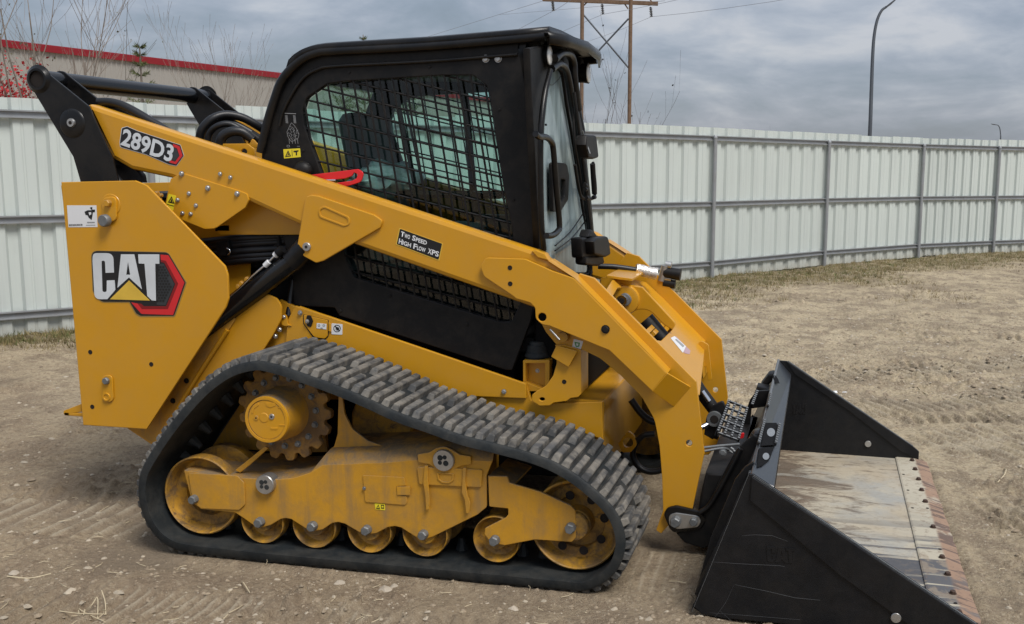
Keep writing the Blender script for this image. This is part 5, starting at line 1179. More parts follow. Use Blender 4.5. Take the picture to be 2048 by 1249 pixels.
# front face below the sloped plate
a = p0+d_*((pb-pa).length*.93); ln_ = .13
slab('cross_front', [Vector((a.x, .50, a.z)), Vector((a.x, 1.48, a.z)), Vector((a.x+.015, 1.48, a.z-ln_)), Vector((a.x+.015, 1.22, a.z-ln_)), Vector((a.x+.008, 1.16, a.z-.035)), Vector((a.x+.008, 1.0, a.z-.035)), Vector((a.x+.015, .92, a.z-ln_)), Vector((a.x+.015, .50, a.z-ln_))], (1, 0, .2), .014, Y_, XP)
sd_ = flat_poly('brand_sticker', [(1341, 676), (1352, 673), (1381, 702), (1379, 709), (1370, 707)], [], p0+nrm*.0012, nrm, .001, M_['decal_pink'], XP, 'small sticker with a white panel', bev=0)
flat_poly('sticker_panel', [(1341.5, 676.5), (1349, 672.5), (1372, 693), (1366, 706)], [], p0+nrm*.0022, nrm, .001, M_['white_decal'], XP, bev=0)
flat_poly('sticker_panel', [(1350, 679.5), (1353, 678), (1369, 692), (1366, 695)], [], p0+nrm*.0030, nrm, .001, M_['decal_grey'], XP, bev=0)
# top shelf at the cross piece with weld marks
sh = P(1240, 556, 1.0)
slab('shelf', [Vector((sh.x-.06, .98, sh.z+.012)), Vector((sh.x+.06, .98, sh.z)), Vector((sh.x+.06, 1.40, sh.z)), Vector((sh.x-.06, 1.40, sh.z+.012))], (0, 0, 1), .012, Y_, XP)
# hose with foil wrap and the couplers on the far arm
hz_ = [(1196, 533, 1.22), (1225, 534, 1.24), (1250, 537, 1.26), (1275, 541, 1.28), (1288, 543, 1.29)]
ptube('auxiliary_hose', hz_, .014, M_['hose'], ROOT)
ptube('auxiliary_hose', [(1182, 545, 1.1), (1165, 552, 1.0), (1150, 562, .9), (1140, 572, .85)], .010, M_['hose'], ROOT)
V, Fc = tube_mesh([P(1272, 538, 1.27), P(1283, 541, 1.28), P(1296, 545, 1.29), (P(1314, 548, 1.30))], [.024, .030], 14)
V = [Vector(v)+Vector((random.uniform(-1, 1), random.uniform(-1, 1), random.uniform(-1, 1)))*.0035 for v in V]
link('foil_wrap', mesh('foil_wrap', V, Fc, 60), M_['foil'], ROOT, label='crinkled silver wrap round the hose end')
for (x, y, mat_, r_, l_) in ((1337, 530, 'steel', .020, .03), (1334, 545, 'black_matte', .030, .085), (1331, 556, 'steel', .017, .045), (1333, 566, 'black_matte', .022, .06)):
    q_ = P(x-6, y, 1.50); tube('hydraulic_coupler', [q_, q_+Vector((l_, .0, -l_*.12))], r_, M_[mat_], ROOT, 16, smoothpath=False)
ptube('coupler_plate', [(1330, 532, 1.49), (1322, 562, 1.49)], .018, M_['steel'], ROOT, smoothpath=False)

# lift cylinders
for fr_ in (False, True):
    pts = [P(600, 513, .455), P(468, 612, .455), P(396, 666, .455)]
    pts = [Vector((p.x, MY(p.y, fr_), p.z)) for p in pts]
    tube('lift_cylinder', pts, .047, BG, ROOT, 28, smoothpath=False)
    p2 = [Vector((P(x, y, .44).x, MY(.44, fr_), P(x, y, .44).z)) for x, y in ((614, 495), (585, 524))]
    tube('cylinder_eye', p2, .05, BK, ROOT, 20, smoothpath=False)
ptube('steel_line', [(440, 610, .42), (478, 578, .42), (505, 552, .42), (534, 528, .42), (552, 510, .42)], .0055, M_['chrome'], ROOT, smoothpath=False)
ptube('line_fitting', [(530, 532, .42), (538, 524, .42)], .012, M_['white_decal'], ROOT, smoothpath=False)
ptube('line_fitting', [(550, 512, .42), (556, 505, .42)], .014, M_['white_decal'], ROOT, smoothpath=False)
ptube('line_fitting', [(556, 508, .42), (566, 499, .42)], .020, BM, ROOT, smoothpath=False)
for yy, r_ in ((478, .020), (484, .018), (490, .018), (503, .020), (514, .018), (522, .018)):
    ptube('hose', [(400, yy+8, .56), (440, yy+4, .54), (500, yy-2, .54), (560, yy-6, .58), (600, yy-12, .62)], r_, M_['hose'], ROOT)
plate('hose_clamp', [(432, 484, 2), (456, 482, 2), (458, 498), (450, 512, 3), (434, 512, 3)], .50, .03, BM, ROOT)
ptube('clamp_hook', [(453, 497, .49), (459, 500, .49), (460, 506, .49), (456, 510, .49)], .0035, M_['chrome'], ROOT)
for x, y in ((484, 568), (495, 560), (478, 574)): bolt(x, y, .43, 6, YD, ROOT)
plate('rear_bulkhead', [(390, 380), (500, 470), (500, 600), (360, 640), (330, 420)], .57, .01, Y_, ROOT)
plate('valve_cover', [(430, 452), (459, 450), (459, 463), (430, 463)], .50, .03, BM, ROOT)
# fittings showing at the top of the side panel
for x, y, r_ in ((315, 387, 5), (323, 391, 4), (319, 398, 5)): bolt(x, y, .37, r_, YD, ROOT, h=1.2)
# ---------------------------------------------------------------- cab
CO, CI = .53, 1.45
side_px = [(523, 309), (524, 300), (538, 236), (550, 194), (565, 151, 20), (600, 113, 20), (634, 98, 16), (673, 94, 10), (860, 83), (1040, 68), (1036, 98), (1066, 244), (1083, 497), (1062, 640, 4), (1024, 741, 3), (1012, 741, 3), (678, 632, 3), (669, 616, 3), (585, 612), (585, 540), (523, 340)]
win_px = [(605, 222, 16), (613, 196, 20), (654, 168, 14), (692, 163), (884, 151), (946, 151, 16), (973, 172, 12), (980, 194), (1007, 374), (1023, 455), (1034, 560), (1042, 604, 14), (1022, 645, 12), (996, 643), (708, 555, 14), (692, 520, 10), (642, 345), (608, 251, 10)]
cab = plate('cab', side_px, CO, .03, BM, ROOT, holes=[win_px], bev=.004, label='black cab side with a barred window')
win_in = [(x, y) for x, y in rc(win_px)]
far_xz = toxz(rc(side_px), CO); win_xz = toxz(rc(win_px), CO)
plateW('cab_side', far_xz, CI-.03, CI, BM, cab, [win_xz], .004)
# roof skin and rear posts
rp_ = toxz(rc([(586, 127), (592, 119), (600, 112), (611, 105), (622, 101), (634, 98), (652, 95.5), (673, 94), (860, 83), (1040, 68), (1098, 63)]), CO)
V = []
for x, z in rp_:
    if (x, z) == rp_[0]: z -= .022
    for y_, dz in ((CO-.014, -.020), (CO+.02, -.008), (CO+.2, -.001), (CI-.2, -.001), (CI-.02, -.008), (CI+.014, -.020)): V.append((x, y_, z+dz))
Fc = [(i*6+j, i*6+j+1, (i+1)*6+j+1, (i+1)*6+j) for i in range(len(rp_)-1) for j in range(5)]
rf = link('roof', mesh('roof', V, Fc, 50), BK, cab)
sm_ = rf.modifiers.new('thickness', 'SOLIDIFY'); sm_.thickness = .03; sm_.offset = -1
for yy in (CO-.012, CI+.012):
    tube('roof_rail', [(x, yy, z-.012) for x, z in [(lambda q: (q.x, q.z))(P(a, b_, CO)) for a, b_ in ((524, 300), (538, 240), (551, 197), (568, 154), (602, 118), (636, 102), (674, 98), (860, 88), (1040, 73), (1092, 68))]], .019, BK, cab, 12)
tube('roof_rail_groove', [(x, CO-.008, z-.047) for x, z in [(lambda q: (q.x, q.z))(P(a, b_, CO)) for a, b_ in ((560, 230), (566, 205), (580, 175), (606, 136), (636, 117), (676, 110), (860, 100), (1036, 86))]], .007, BK, cab, 8)
plateW('roof_light_bar', [(-.52, 2.005), (-.44, 2.02), (-.42, 2.085), (-.44, 2.105), (-.52, 2.10)], CO+.01, CI-.01, BK, cab, bev=.01)
# visor over the door
V = []
for y_, x_, z_ in ((CO-.02, -.325, 2.118), (.70, -.29, 2.128), (.99, -.275, 2.135), (1.28, -.29, 2.128), (CI+.02, -.33, 2.118)):
    V += [(x_-.10, y_, z_+.008), (x_, y_, z_), (x_+.012, y_, z_-.02), (x_+.004, y_, z_-.05)]
link('visor', mesh('visor', V, [(i*4+j, i*4+j+1, (i+1)*4+j+1, (i+1)*4+j) for i in range(4) for j in range(3)], 50), BK, cab).modifiers.new('t', 'SOLIDIFY').thickness = .01
# rear wall with its window
box('rear_frame', (-1.60, CO+.03, 1.10), (-1.555, CI-.03, 1.44), BM, cab, .008)
box('rear_frame', (-1.475, CO+.03, 1.935), (-1.42, CI-.03, 1.985), BM, cab, .008)
for a in (CO+.03, CI-.09): prism('rear_post', [(-1.60, a, 1.441), (-1.55, a, 1.441), (-1.55, a+.06, 1.441), (-1.60, a+.06, 1.441), (-1.48, a, 1.934), (-1.43, a, 1.934), (-1.43, a+.06, 1.934), (-1.48, a+.06, 1.934)], BM, cab, .004)
link('rear_glass', mesh('rear_glass', [(-1.575, CO+.09, 1.44), (-1.575, CI-.09, 1.44), (-1.45, CI-.09, 1.935), (-1.45, CO+.09, 1.935)], [(0, 1, 2, 3)]), M_['glass'], cab)
box('cab_floor', (-1.55, CO+.031, .80), (-.40, CI-.031, .86), M_['dark_inside'], cab, .004)
# barred guards on both sides
def clip(poly, p, d):
    ts = []
    for i in range(len(poly)):
        a = Vector(poly[i-1]); b_ = Vector(poly[i]); e = b_-a; den = d.x*e.y-d.y*e.x
        if abs(den) < 1e-9: continue
        w = a-p; t_ = (w.x*e.y-w.y*e.x)/den; u_ = (w.x*d.y-w.y*d.x)/den
        if 0 <= u_ <= 1: ts.append(t_)
    return sorted(ts)
segs = []
dA, dB = Vector((.165, 1)), Vector((1, .247))
for k in range(-6, 24):
    p = Vector((607+26.2*k, 200)); t_ = clip(win_in, p, dA)
    for a, b_ in zip(t_[::2], t_[1::2]): segs.append((p+dA*(a-3), p+dA*(b_+3), 0))
for k in range(-6, 20):
    p = Vector((640, 215+29.3*(k-1)-8)); t_ = clip(win_in, p, dB)
    for a, b_ in zip(t_[::2], t_[1::2]): segs.append((p+dB*(a-3), p+dB*(b_+3), 1))
for far in (False, True):
    gd = link('window_guard', None, None, None) if False else None
    for a, b_, fam in segs:
        q0, q1 = P(a.x, a.y, CO), P(b_.x, b_.y, CO); yy = MY(CO+.006+fam*.006, False) if not far else CI-.006-fam*.006
        if (q0-q1).length < .01: continue
        q0.y = q1.y = yy
        tube('guard_bar', [q0, q1], .0048 if not far else .0040, BM, cab, 6, smoothpath=False)
yg = CO+.045
for yg in (CO+.036, CI-.036):
    V = [(x, yg, z) for x, z in win_xz]; link('side_glass', mesh('side_glass', V, [tuple(range(len(V)))]), M_['glass'], cab)
for a, b_, w in (((785, 154), (836, 400), .022), ((799, 154), (852, 400), .012)): 
    q0, q1 = P(*a, CO+.05), P(*b_, CO+.05); tube('glass_frame', [q0, q1], w*.5, BM, cab, 6, smoothpath=False)
q0, q1 = P(926, 150, CI-.05), P(948, 400, CI-.05); tube('glass_frame', [q0, q1], .020, BM, cab, 6, smoothpath=False)
ptube('door_rail', [(650, 388, CI-.07), (1030, 388, CI-.07)], .018, BM, cab, 6, smoothpath=False)
ptube('arm_rest', [(760, 388, .72), (1000, 392, .72)], .016, BM, cab, 6, smoothpath=False)
box('cab_lining', (-1.50, CI-.05, .86), (-.42, CI-.032, 1.30), M_['cab_grey'], cab, .003)
box('headliner', (-1.45, CO+.04, 1.99), (-.42, CI-.04, 2.03), M_['cab_grey'], cab, .01)
# seat
st_ = prism('seat', [(-1.25, .76, .95), (-.82, .76, .95), (-.82, 1.22, .95), (-1.25, 1.22, .95), (-1.25, .76, 1.13), (-.80, .78, 1.15), (-.80, 1.20, 1.15), (-1.25, 1.22, 1.13)], M_['seat'], cab, .03)
prism('seat_back', [(-1.27, .77, 1.12), (-1.13, .77, 1.12), (-1.13, 1.21, 1.12), (-1.27, 1.21, 1.12), (-1.42, .82, 1.80), (-1.32, .82, 1.82), (-1.32, 1.16, 1.82), (-1.42, 1.16, 1.80)], M_['cab_grey'], cab, .03)
box('control_pod', (-.92, .64, .95), (-.66, .75, 1.34), M_['cab_grey'], cab, .02); box('control_pod', (-.92, 1.24, .95), (-.66, 1.35, 1.34), M_['cab_grey'], cab, .02)
for yy in (.69, 1.30): tube('joystick', [(-.72, yy, 1.32), (-.70, yy, 1.42), (-.69, yy, 1.47)], [.012, .024], BM, cab, 10)
box('display', (-.52, 1.30, 1.55), (-.47, 1.40, 1.70), BM, cab, .008)
bm = bmesh.new(); bmesh.ops.create_icosphere(bm, subdivisions=4, radius=1); c0 = P(772, 362, .78)
for v in bm.verts:
    d = 1+.28*mnoise.noise(v.co*2.1)+.10*mnoise.noise(v.co*6); v.co = Vector((v.co.x*.155*d, v.co.y*.17*d, v.co.z*.085*d))+c0
me_ = bpy.data.meshes.new('seat_wrap'); bm.to_mesh(me_); bm.free(); smooth_by_angle(me_, 60); link('seat_wrap', me_, M_['plastic_wrap'], cab, label='clear crumpled plastic wrap over the seat')
# front: frame, glass, pillar faces
XF_ = Vector((1, 0, 0)); pf = Vector((-.362, 0, 0))
glass_px = [(1104, 137, 6), (1122, 141, 6), (1127, 152), (1134, 205), (1144, 260), (1152, 310), (1160, 360), (1166, 410), (1174, 450), (1180, 490), (1182, 545), (1104, 545), (1092, 500), (1088, 440), (1087, 300), (1090, 245), (1096, 190)]
fr_px = [(1060, 97), (1100, 89), (1130, 92, 10), (1148, 112, 10), (1150, 178), (1166, 256), (1173, 310), (1183, 400), (1190, 480), (1192, 580), (1098, 580), (1080, 497), (1066, 244)]
flat_poly('door_frame', fr_px, [glass_px], pf, XF_, .03, BM, cab, bev=.006)
gl = flat_poly('windshield', glass_px, [], pf-XF_*.012, XF_, .004, M_['glass_front'], cab, bev=0)
V = []; 
for (x, y) in ((1036, 98), (1066, 244), (1083, 497), (1080, 560)):
    a = P(x, y, CO+.001); b_ = Vector((-.372, CO+.075, a.z)); m_ = Vector(((a.x*.35+b_.x*.65), CO+.022, a.z)); V += [a, m_, b_]
link('corner_post', mesh('corner_post', V, [(i*3+j, i*3+j+1, (i+1)*3+j+1, (i+1)*3+j) for i in range(3) for j in range(2)], 60), BK, cab)
def fx(x, y, X=-.335): return PX(x, y, X)
tube('door_seal', [fx(x, y) for x, y in ((1088, 500), (1083, 440), (1081, 300), (1083, 240), (1090, 185), (1101, 141))], .012, BK, cab, 8)
tube('door_seal', [fx(x, y) for x, y in ((1103, 138), (1118, 128), (1130, 136), (1138, 165), (1146, 215), (1156, 270), (1166, 340), (1175, 420), (1182, 480))], .017, BK, cab, 8)
tube('door_seal', [fx(x, y, -.33) for x, y in ((1108, 118), (1122, 106), (1138, 108), (1146, 126), (1148, 160), (1156, 220))], .02, BK, cab, 8)
for l in (((1110, 492), (1140, 465), (1168, 425)), ((1110, 502), (1145, 475), (1174, 438))): tube('glass_reflection', [fx(x, y, -.352) for x, y in l], .0035, BK, cab, 6)  # dark tubes laid on the glass as its curved reflection lines
tube('aerial_wire', [fx(x, y, -.352) for x, y in ((1097, 168), (1105, 170), (1118, 158), (1126, 145))], .0016, BK, cab, 5)
gh = tube('grab_handle', [fx(x, y, -.30) for x, y in ((1071, 268), (1078, 274), (1092, 275), (1103, 285), (1107, 303), (1113, 380), (1119, 448), (1116, 462), (1105, 471), (1093, 472))], .0125, BK, cab, 12)
flat_poly('inner_handle', [(1106, 325, 5), (1134, 327, 8), (1139, 352), (1137, 400, 8), (1122, 424, 8), (1107, 424, 3)], [[(1121, 358, 4), (1131, 360, 3), (1130, 393, 4), (1122, 406, 4)]], Vector((-.342, 0, 0)), XF_, .02, BM, cab, bev=.004)
for c_, yy, nm in (((1099, 112), .60, 'near'), ((1177, 147), 1.37, 'far')):
    q_ = P(*c_, yy); r_ = .043 if yy < 1 else .050
    wl = tube('work_light', [q_+Vector((-.11, 0, 0)), q_+Vector((-.02, 0, 0)), q_], [r_*.85, r_], BM, cab, 24, smoothpath=False)
    tube('lens', [q_, q_+Vector((.004, 0, 0))], r_*.86, M_['lens'], wl, 24, smoothpath=False) if False else None
    me_ = lathe_mesh([(.001, -.006), (r_*.6, -.005), (r_*.86, -.0015), (r_*.88, .002)], 24); me_.transform(Matrix.Rotation(math.radians(90), 4, 'Z')); link('lens', me_, M_['lens'], cab, Matrix.Translation(q_+Vector((.002, 0, 0))))
    box('light_bracket', (q_.x-.12, q_.y-.03, q_.z+.03), (q_.x-.03, q_.y+.03, q_.z+.075), BM, cab, .005)
for x in (971.8, 996.4): bolt(x, 118, CO, 7, M_['steel'], cab, h=.5)
for x, y in ((699, 145), (860, 134), (999, 220), (1027.5, 400), (607, 302), (1092, 250)): bolt(x, y, CO, 2.6, BM, cab, h=.7, wash=False)
for x, y in ((681.5, 622), (780, 591.5), (934, 649)): bolt(x, y, CO, 3.4, BM, cab, h=.6)
wd2 = decal('warning_decal', [(566.5, 299, 1), (600, 297, 1), (601.5, 314.5, 1), (568, 317.5, 1)], CO-.001, M_['decal_warn'], cab, 'yellow warning decal on the cab corner')
decal('pictogram', [(570, 314.5), (576, 301), (582, 313)], CO-.0018, M_['decal_black'], cab, holes=[[(572.6, 312.6), (576.2, 304.5), (579.8, 311.6)]])
decal('pictogram', [(575, 311), (576.3, 306), (578, 310)], CO-.0018, M_['decal_black'], cab)
decal('pictogram', [(583.3, 300), (584.1, 300), (584.9, 313), (584.1, 313)], CO-.0018, M_['decal_black'], cab)
decal('pictogram', [(587, 302), (597, 301), (597, 303), (594, 304), (594, 311), (591.5, 311), (591.5, 305), (587, 304.5)], CO-.0018, M_['decal_black'], cab)
V = []; Fc = []
rs = random.Random(5)
def lineart(a, b_, w=.7):
    p0_, p1_ = Vector(a), Vector(b_); n2 = Vector((-(p1_-p0_).y, (p1_-p0_).x)).normalized()*w*.5; o = len(V)
    for q in (p0_-n2, p0_+n2, p1_+n2, p1_-n2): V.append(P(q.x, q.y, CO-.0008))
    Fc.append((o, o+1, o+2, o+3))
lineart((569, 227), (592, 228), 1.2)
for x0 in (570, 586):
    for k in range(7): lineart((x0+k*.25, 232+k*2.3), (x0+5+k*.25, 232.5+k*2.3), 1.1)
pp_ = [(583, 246), (580, 251), (577, 258), (574, 264), (575, 272), (579, 279), (583, 284), (590, 281), (596, 277), (598, 270), (595, 262), (592, 256), (588, 251), (583, 246)]
for a, b_ in zip(pp_[:-1], pp_[1:]): lineart(a, b_)
for k in range(46):
    a = rs.uniform(0, 6.28); r_ = rs.random()**.6*10; x, y = 586+r_*math.cos(a)*.95, 267+r_*math.sin(a)*1.3; lineart((x, y), (x+rs.uniform(-4, 4), y+rs.uniform(-4, 5)), .6)
for x in (578, 584, 590, 595): lineart((x, 278), (x+1, 288), .8)
for a, b_ in (((574, 291), (579, 291)), ((579, 291), (579, 294.5)), ((579, 294.5), (574, 294.5)), ((574, 294.5), (574, 291)), ((594, 293), (600, 293))): lineart(a, b_)
link('line_drawing_decal', mesh('line_drawing_decal', V, Fc), M_['decal_grey'], cab, label='fine grey line drawing printed on the cab corner')
# arm lock lever, boot and small items beside the cab
plate('arm_lock_lever', [(610, 356), (622, 350), (716, 338.5, 6), (727, 346, 9), (722, 364, 10), (702, 371), (676, 376), (640, 366)], .500, .010, M_['red'], ROOT, holes=[[(648, 361.5), (690, 357.5), (704, 352), (708, 345, 2), (715, 349, 3), (713, 357, 4), (704, 362, 3), (668, 367)]], bev=.002)
ptube('lever_pin', [(650, 361.5, .497), (672, 361.5, .497)], .006, M_['chrome'], ROOT, smoothpath=False)
bm = bmesh.new(); bmesh.ops.create_icosphere(bm, subdivisions=3, radius=1); c0 = P(606, 340, .50); [setattr(v, 'co', Vector((v.co.x*.040, v.co.y*.03, v.co.z*.036))+c0) for v in bm.verts]; me_ = bpy.data.meshes.new('rubber_boot'); bm.to_mesh(me_); bm.free(); smooth_by_angle(me_, 60); link('rubber_boot', me_, BM, ROOT)
ptube('aerial', [(1076, 66, .8), (1076, 60, .8), (1076, 57, .8)], .008, BM, ROOT, 8, smoothpath=False)
# wiper, gas strut, mirror and front lamp block
def ptx(name, l, r_, m_, par=cab, n=8): return tube(name, [PX(x, y, X) for x, y, X in l], r_, m_, par, n)
ptx('wiper_arm', [(1148, 185, -.30), (1155, 240, -.29), (1163, 310, -.29), (1172, 368, -.28)], .008, BM)
ptx('wiper_blade', [(1146, 215, -.31), (1150, 290, -.30), (1160, 350, -.30), (1165, 395, -.30)], .006, BM)
ptx('wiper_arm', [(1150, 330, -.29), (1158, 380, -.29), (1165, 396, -.29), (1183, 398, -.29), (1189, 392, -.29), (1191, 375, -.29), (1186, 325, -.29)], .0075, BM)
ptx('wiper_rod', [(1170, 366, -.28), (1174, 400, -.28), (1181, 465, -.28)], .0055, BM)
ptx('gas_strut', [(1185, 328, -.29), (1187, 360, -.29), (1189, 388, -.29)], .013, BM)
for x, y in ((1171, 371), (1171, 379), (1174, 396), (1188, 395)): q_ = PX(x, y, -.28); tube('wiper_joint', [q_-Vector((0, .016, 0)), q_+Vector((0, .016, 0))], .010, BM, cab, 10, smoothpath=False)
flat_poly('mirror', [(1174, 270, 3), (1193, 271, 4), (1196, 296), (1198, 316, 5), (1188, 319), (1178, 316), (1172, 290)], [], Vector((-.25, 0, 0)), XF_, .05, BM, cab, bev=.008)
ptx('mirror_stay', [(1165, 262, -.27), (1172, 285, -.26), (1180, 308, -.24)], .004, M_['steel_dull'])
ptx('wiper_rod', [(1181, 462, -.28), (1180, 500, -.27), (1176, 535, -.27)], .006, BM)
for l, X in (([(1163, 476, 3), (1186, 474, 3), (1188, 516, 4), (1165, 517, 3)], -.24), ([(1187, 482, 6), (1194, 476, 4), (1216, 472, 6), (1219, 484), (1222, 510, 6), (1212, 515), (1190, 509, 5)], -.20), ([(1178, 474), (1183, 459, 2), (1188, 462), (1197, 474, 2), (1190, 480)], -.23), ([(1172, 514), (1207, 513), (1210, 527, 6), (1198, 533, 4), (1172, 530, 4)], -.23)):
    flat_poly('lamp_block', l, [], Vector((X, 0, 0)), XF_, .05, BM, ROOT, bev=.008)
ptube('lamp_cable', [(1178, 515, 1.1), (1176, 540, 1.08), (1170, 556, 1.05)], .006, M_['hose'], ROOT)
ptube('lamp_cable', [(1182, 515, 1.1), (1182, 540, 1.08), (1179, 556, 1.05)], .005, M_['hose'], ROOT)
# things glimpsed low at the front of the chassis
box('footwell', (-.40, .56, .62), (-.20, 1.42, .98), M_['dark_inside'], ROOT, .01)
plate('tow_eye', [(1236, 888), (1256, 862, 6), (1268, 872, 8), (1274, 890, 8), (1262, 905, 8), (1244, 906, 8)], .78, .018, Y_, ROOT, holes=[circ(1256, 886, 10, 16)])
ptube('front_hose', [(1310, 868, .80), (1286, 872, .80), (1270, 890, .80), (1266, 912, .80), (1278, 934, .80), (1300, 944, .80), (1326, 938, .80), (1340, 910, .8)], .014, M_['hose'], ROOT)
ptube('front_hose', [(1262, 800, .9), (1285, 830, .9), (1310, 845, .9), (1350, 850, .9), (1400, 840, .9)], .016, M_['hose'], ROOT)
# tilt cylinder, its eye and the label
ptube('tilt_cylinder', [(1360, 720, 1.0), (1400, 782, 1.0), (1427, 818, 1.0)], .030, BM, ROOT, 20, smoothpath=False)
ptube('cylinder_label', [(1404, 783, .965), (1418, 803, .965)], .012, M_['chrome'], ROOT, 10, smoothpath=False)

# ---------------------------------------------------------------- coupler
cw = [P(x, y, .46) for x, y in ((1385, 1075), (1398, 1000), (1410, 915), (1424, 902), (1470, 900), (1484, 912), (1472, 935), (1440, 1010), (1410, 1120), (1392, 1110))]
cpl = plateW('coupler', [(v.x, min(max(v.z, .03), .345)) for v in cw], .50, 1.48, BM, ROOT, bev=.01, label='black quick coupler behind the bucket')
plateW('coupler_cheek', [(v.x, max(v.z, .03)) for v in [P(x, y, .45) for x, y in ((1352, 1070), (1375, 1060), (1404, 1040), (1412, 1018), (1440, 960), (1470, 905), (1490, 885), (1506, 872), (1520, 880), (1495, 950), (1440, 1085), (1405, 1108), (1368, 1088))]], .462, .482, BM, cpl, bev=.004)
ptube('coupler_rib', [(1400, 1026, .445), (1420, 1010, .445), (1450, 960, .445), (1482, 898, .445)], .012, BK, cpl, smoothpath=True)
plate('cylinder_ear', [(1408, 870), (1412, 838, 10), (1424, 812, 10), (1446, 803, 10), (1450, 815), (1436, 872), (1425, 880)], .90, .03, BM, cpl, bev=.004)
q_ = P(1429, 838, .90); lathe('ear_pin', q_.x, q_.z, [(.020, .888), (.034, .888), (.036, .900)], M_['steel_dull'], cpl, 24); lathe('pin_bore', q_.x, q_.z, [(.019, .8872), (.018, .8865)], M_['hole'], cpl, 20)
ptube('grease_rod', [(1402, 856, .80), (1414, 850, .82)], .012, M_['chrome'], cpl, smoothpath=False)
ptube('lock_rod', [(1406, 896, .55), (1440, 892, .62), (1478, 889, .70)], .0055, M_['steel_dull'], cpl, smoothpath=False)
ptube('lock_rod', [(1407, 903, .55), (1445, 897, .62), (1462, 902, .66), (1476, 905, .68)], .0055, M_['steel_dull'], cpl)
for x, y in ((1461, 896), (1466, 901), (1459, 902)): ptube('lock_hook', [(x, y, .60), (x+6, y+4, .60)], .006, M_['steel_dull'], cpl, smoothpath=False)
bolt(1446, 905, .47, 7, M_['steel_dull'], cpl, h=.5)
plate('red_tag', [(1478, 868, 3), (1489, 866, 3), (1487, 877, 3), (1477, 879, 3)], .88, .01, M_['red'], cpl)
# step grating with serrated bars
ng = Vector((.25, -.45, .86)).normalized(); pg = P(1462, 842, .86)
def gq(u_, v_):
    tl, tr_, br, bl = [Vector(a) for a in ((1458, 803), (1494, 817), (1476, 881), (1435, 866))]
    a = tl.lerp(tr_, u_); b_ = bl.lerp(br, u_); q = a.lerp(b_, v_); return PP(q.x, q.y, pg, ng)
def bar3(name, a, b_, w, h, mat, par, n_=ng):
    d = (b_-a).normalized(); s_ = d.cross(n_).normalized()*w/2; V = []
    for e in (a, b_):
        for (ss, hh) in ((-1, -1), (1, -1), (1, 1), (-1, 1)): V.append(e+s_*ss+n_*h*.5*hh)
    return link(name, mesh(name, V, [(0, 1, 5, 4), (1, 2, 6, 5), (2, 3, 7, 6), (3, 0, 4, 7), (3, 2, 1, 0), (4, 5, 6, 7)]), mat, par)
grt = bar3('step_grating', gq(0, 0)-ng*.03, gq(0, 1)-ng*.03, .02, .02, BM, ROOT)
def teeth(a, b_, n_, par, nn=ng, w=.010, name='serration', lift=.006):
    parts = []; d = (b_-a); st2 = d/n_
    for k in range(n_):
        p_ = a+st2*(k+.25)+nn*lift; e = p_+st2*.5; dd = d.normalized(); s_ = dd.cross(nn).normalized()*w/2
        parts.append(([p_-s_, p_+s_, e+s_, e-s_, p_-s_-nn*lift*1.6, p_+s_-nn*lift*1.6, e+s_-nn*lift*1.6, e-s_-nn*lift*1.6], [(0, 1, 2, 3), (0, 4, 5, 1), (1, 5, 6, 2), (2, 6, 7, 3), (3, 7, 4, 0)]))
    return join(name, parts, M_['steel_dull'], par)
for k in range(4):
    a, b_ = gq(k/3, 0), gq(k/3, 1); bar3('grating_bar', a, b_, .012, .02, BM, grt); teeth(a+ng*.006, b_+ng*.006, 15, grt, w=.009)
for k in range(6):
    bar3('grating_bar', gq(0, k/5), gq(1, k/5), .006, .012, M_['steel_dull'], grt)

# ---------------------------------------------------------------- bucket
BB = M_['bucket_black']; YB = -.12; YF = 2.01
def nb_(x, y): return P(x, y, YB)
A_ = nb_(1498, 951); T_ = Vector((1.40, YB, .028)); C_ = nb_(1382, 1226)
near_xz = [(A_.x, A_.z)]+[(lambda q: (q.x, q.z))(nb_(*a)) for a in ((1506, 951), (1700, 1080), (1952, 1249))]+[(1.395, .045), (1.395, .018), (.50, .012), (.42, .02), (.385, .05), (C_.x, C_.z)]+[(lambda q: (q.x, q.z))(nb_(*a)) for a in ((1440, 1085), (1480, 985))]
bkt = plateW('bucket', near_xz, YB, YB+.014, BB, ROOT, bev=.002, label='wide black bucket lying flat on the soil')
band = [(lambda q: (q.x, q.z))(nb_(*a)) for a in ((1504, 953), (1700, 1082), (1950, 1249), (1966, 1262), (1836, 1262), (1680, 1150), (1500, 1000))]
plateW('side_band', band, YB-.008, YB+.001, BB, bkt, bev=.002)
fz = lambda x, y: (lambda q: (q.x, q.z))(P(x, y, YF))
far_poly = [fz(1560, 721), fz(1574, 722), fz(1826, 892), (1.345, .075), (1.345, .018), (.50, .012), (.40, .04), (.40, .10)]
fs = plateW('side_plate', far_poly, YF-.014, YF, BB, bkt, bev=.002)
plateW('side_band', [fz(1574, 722), fz(1826, 892), (1.345, .075), (1.345, .03), fz(1800, 900), fz(1700, 822), fz(1590, 748)], YF-.022, YF-.013, BB, bkt, bev=.002)
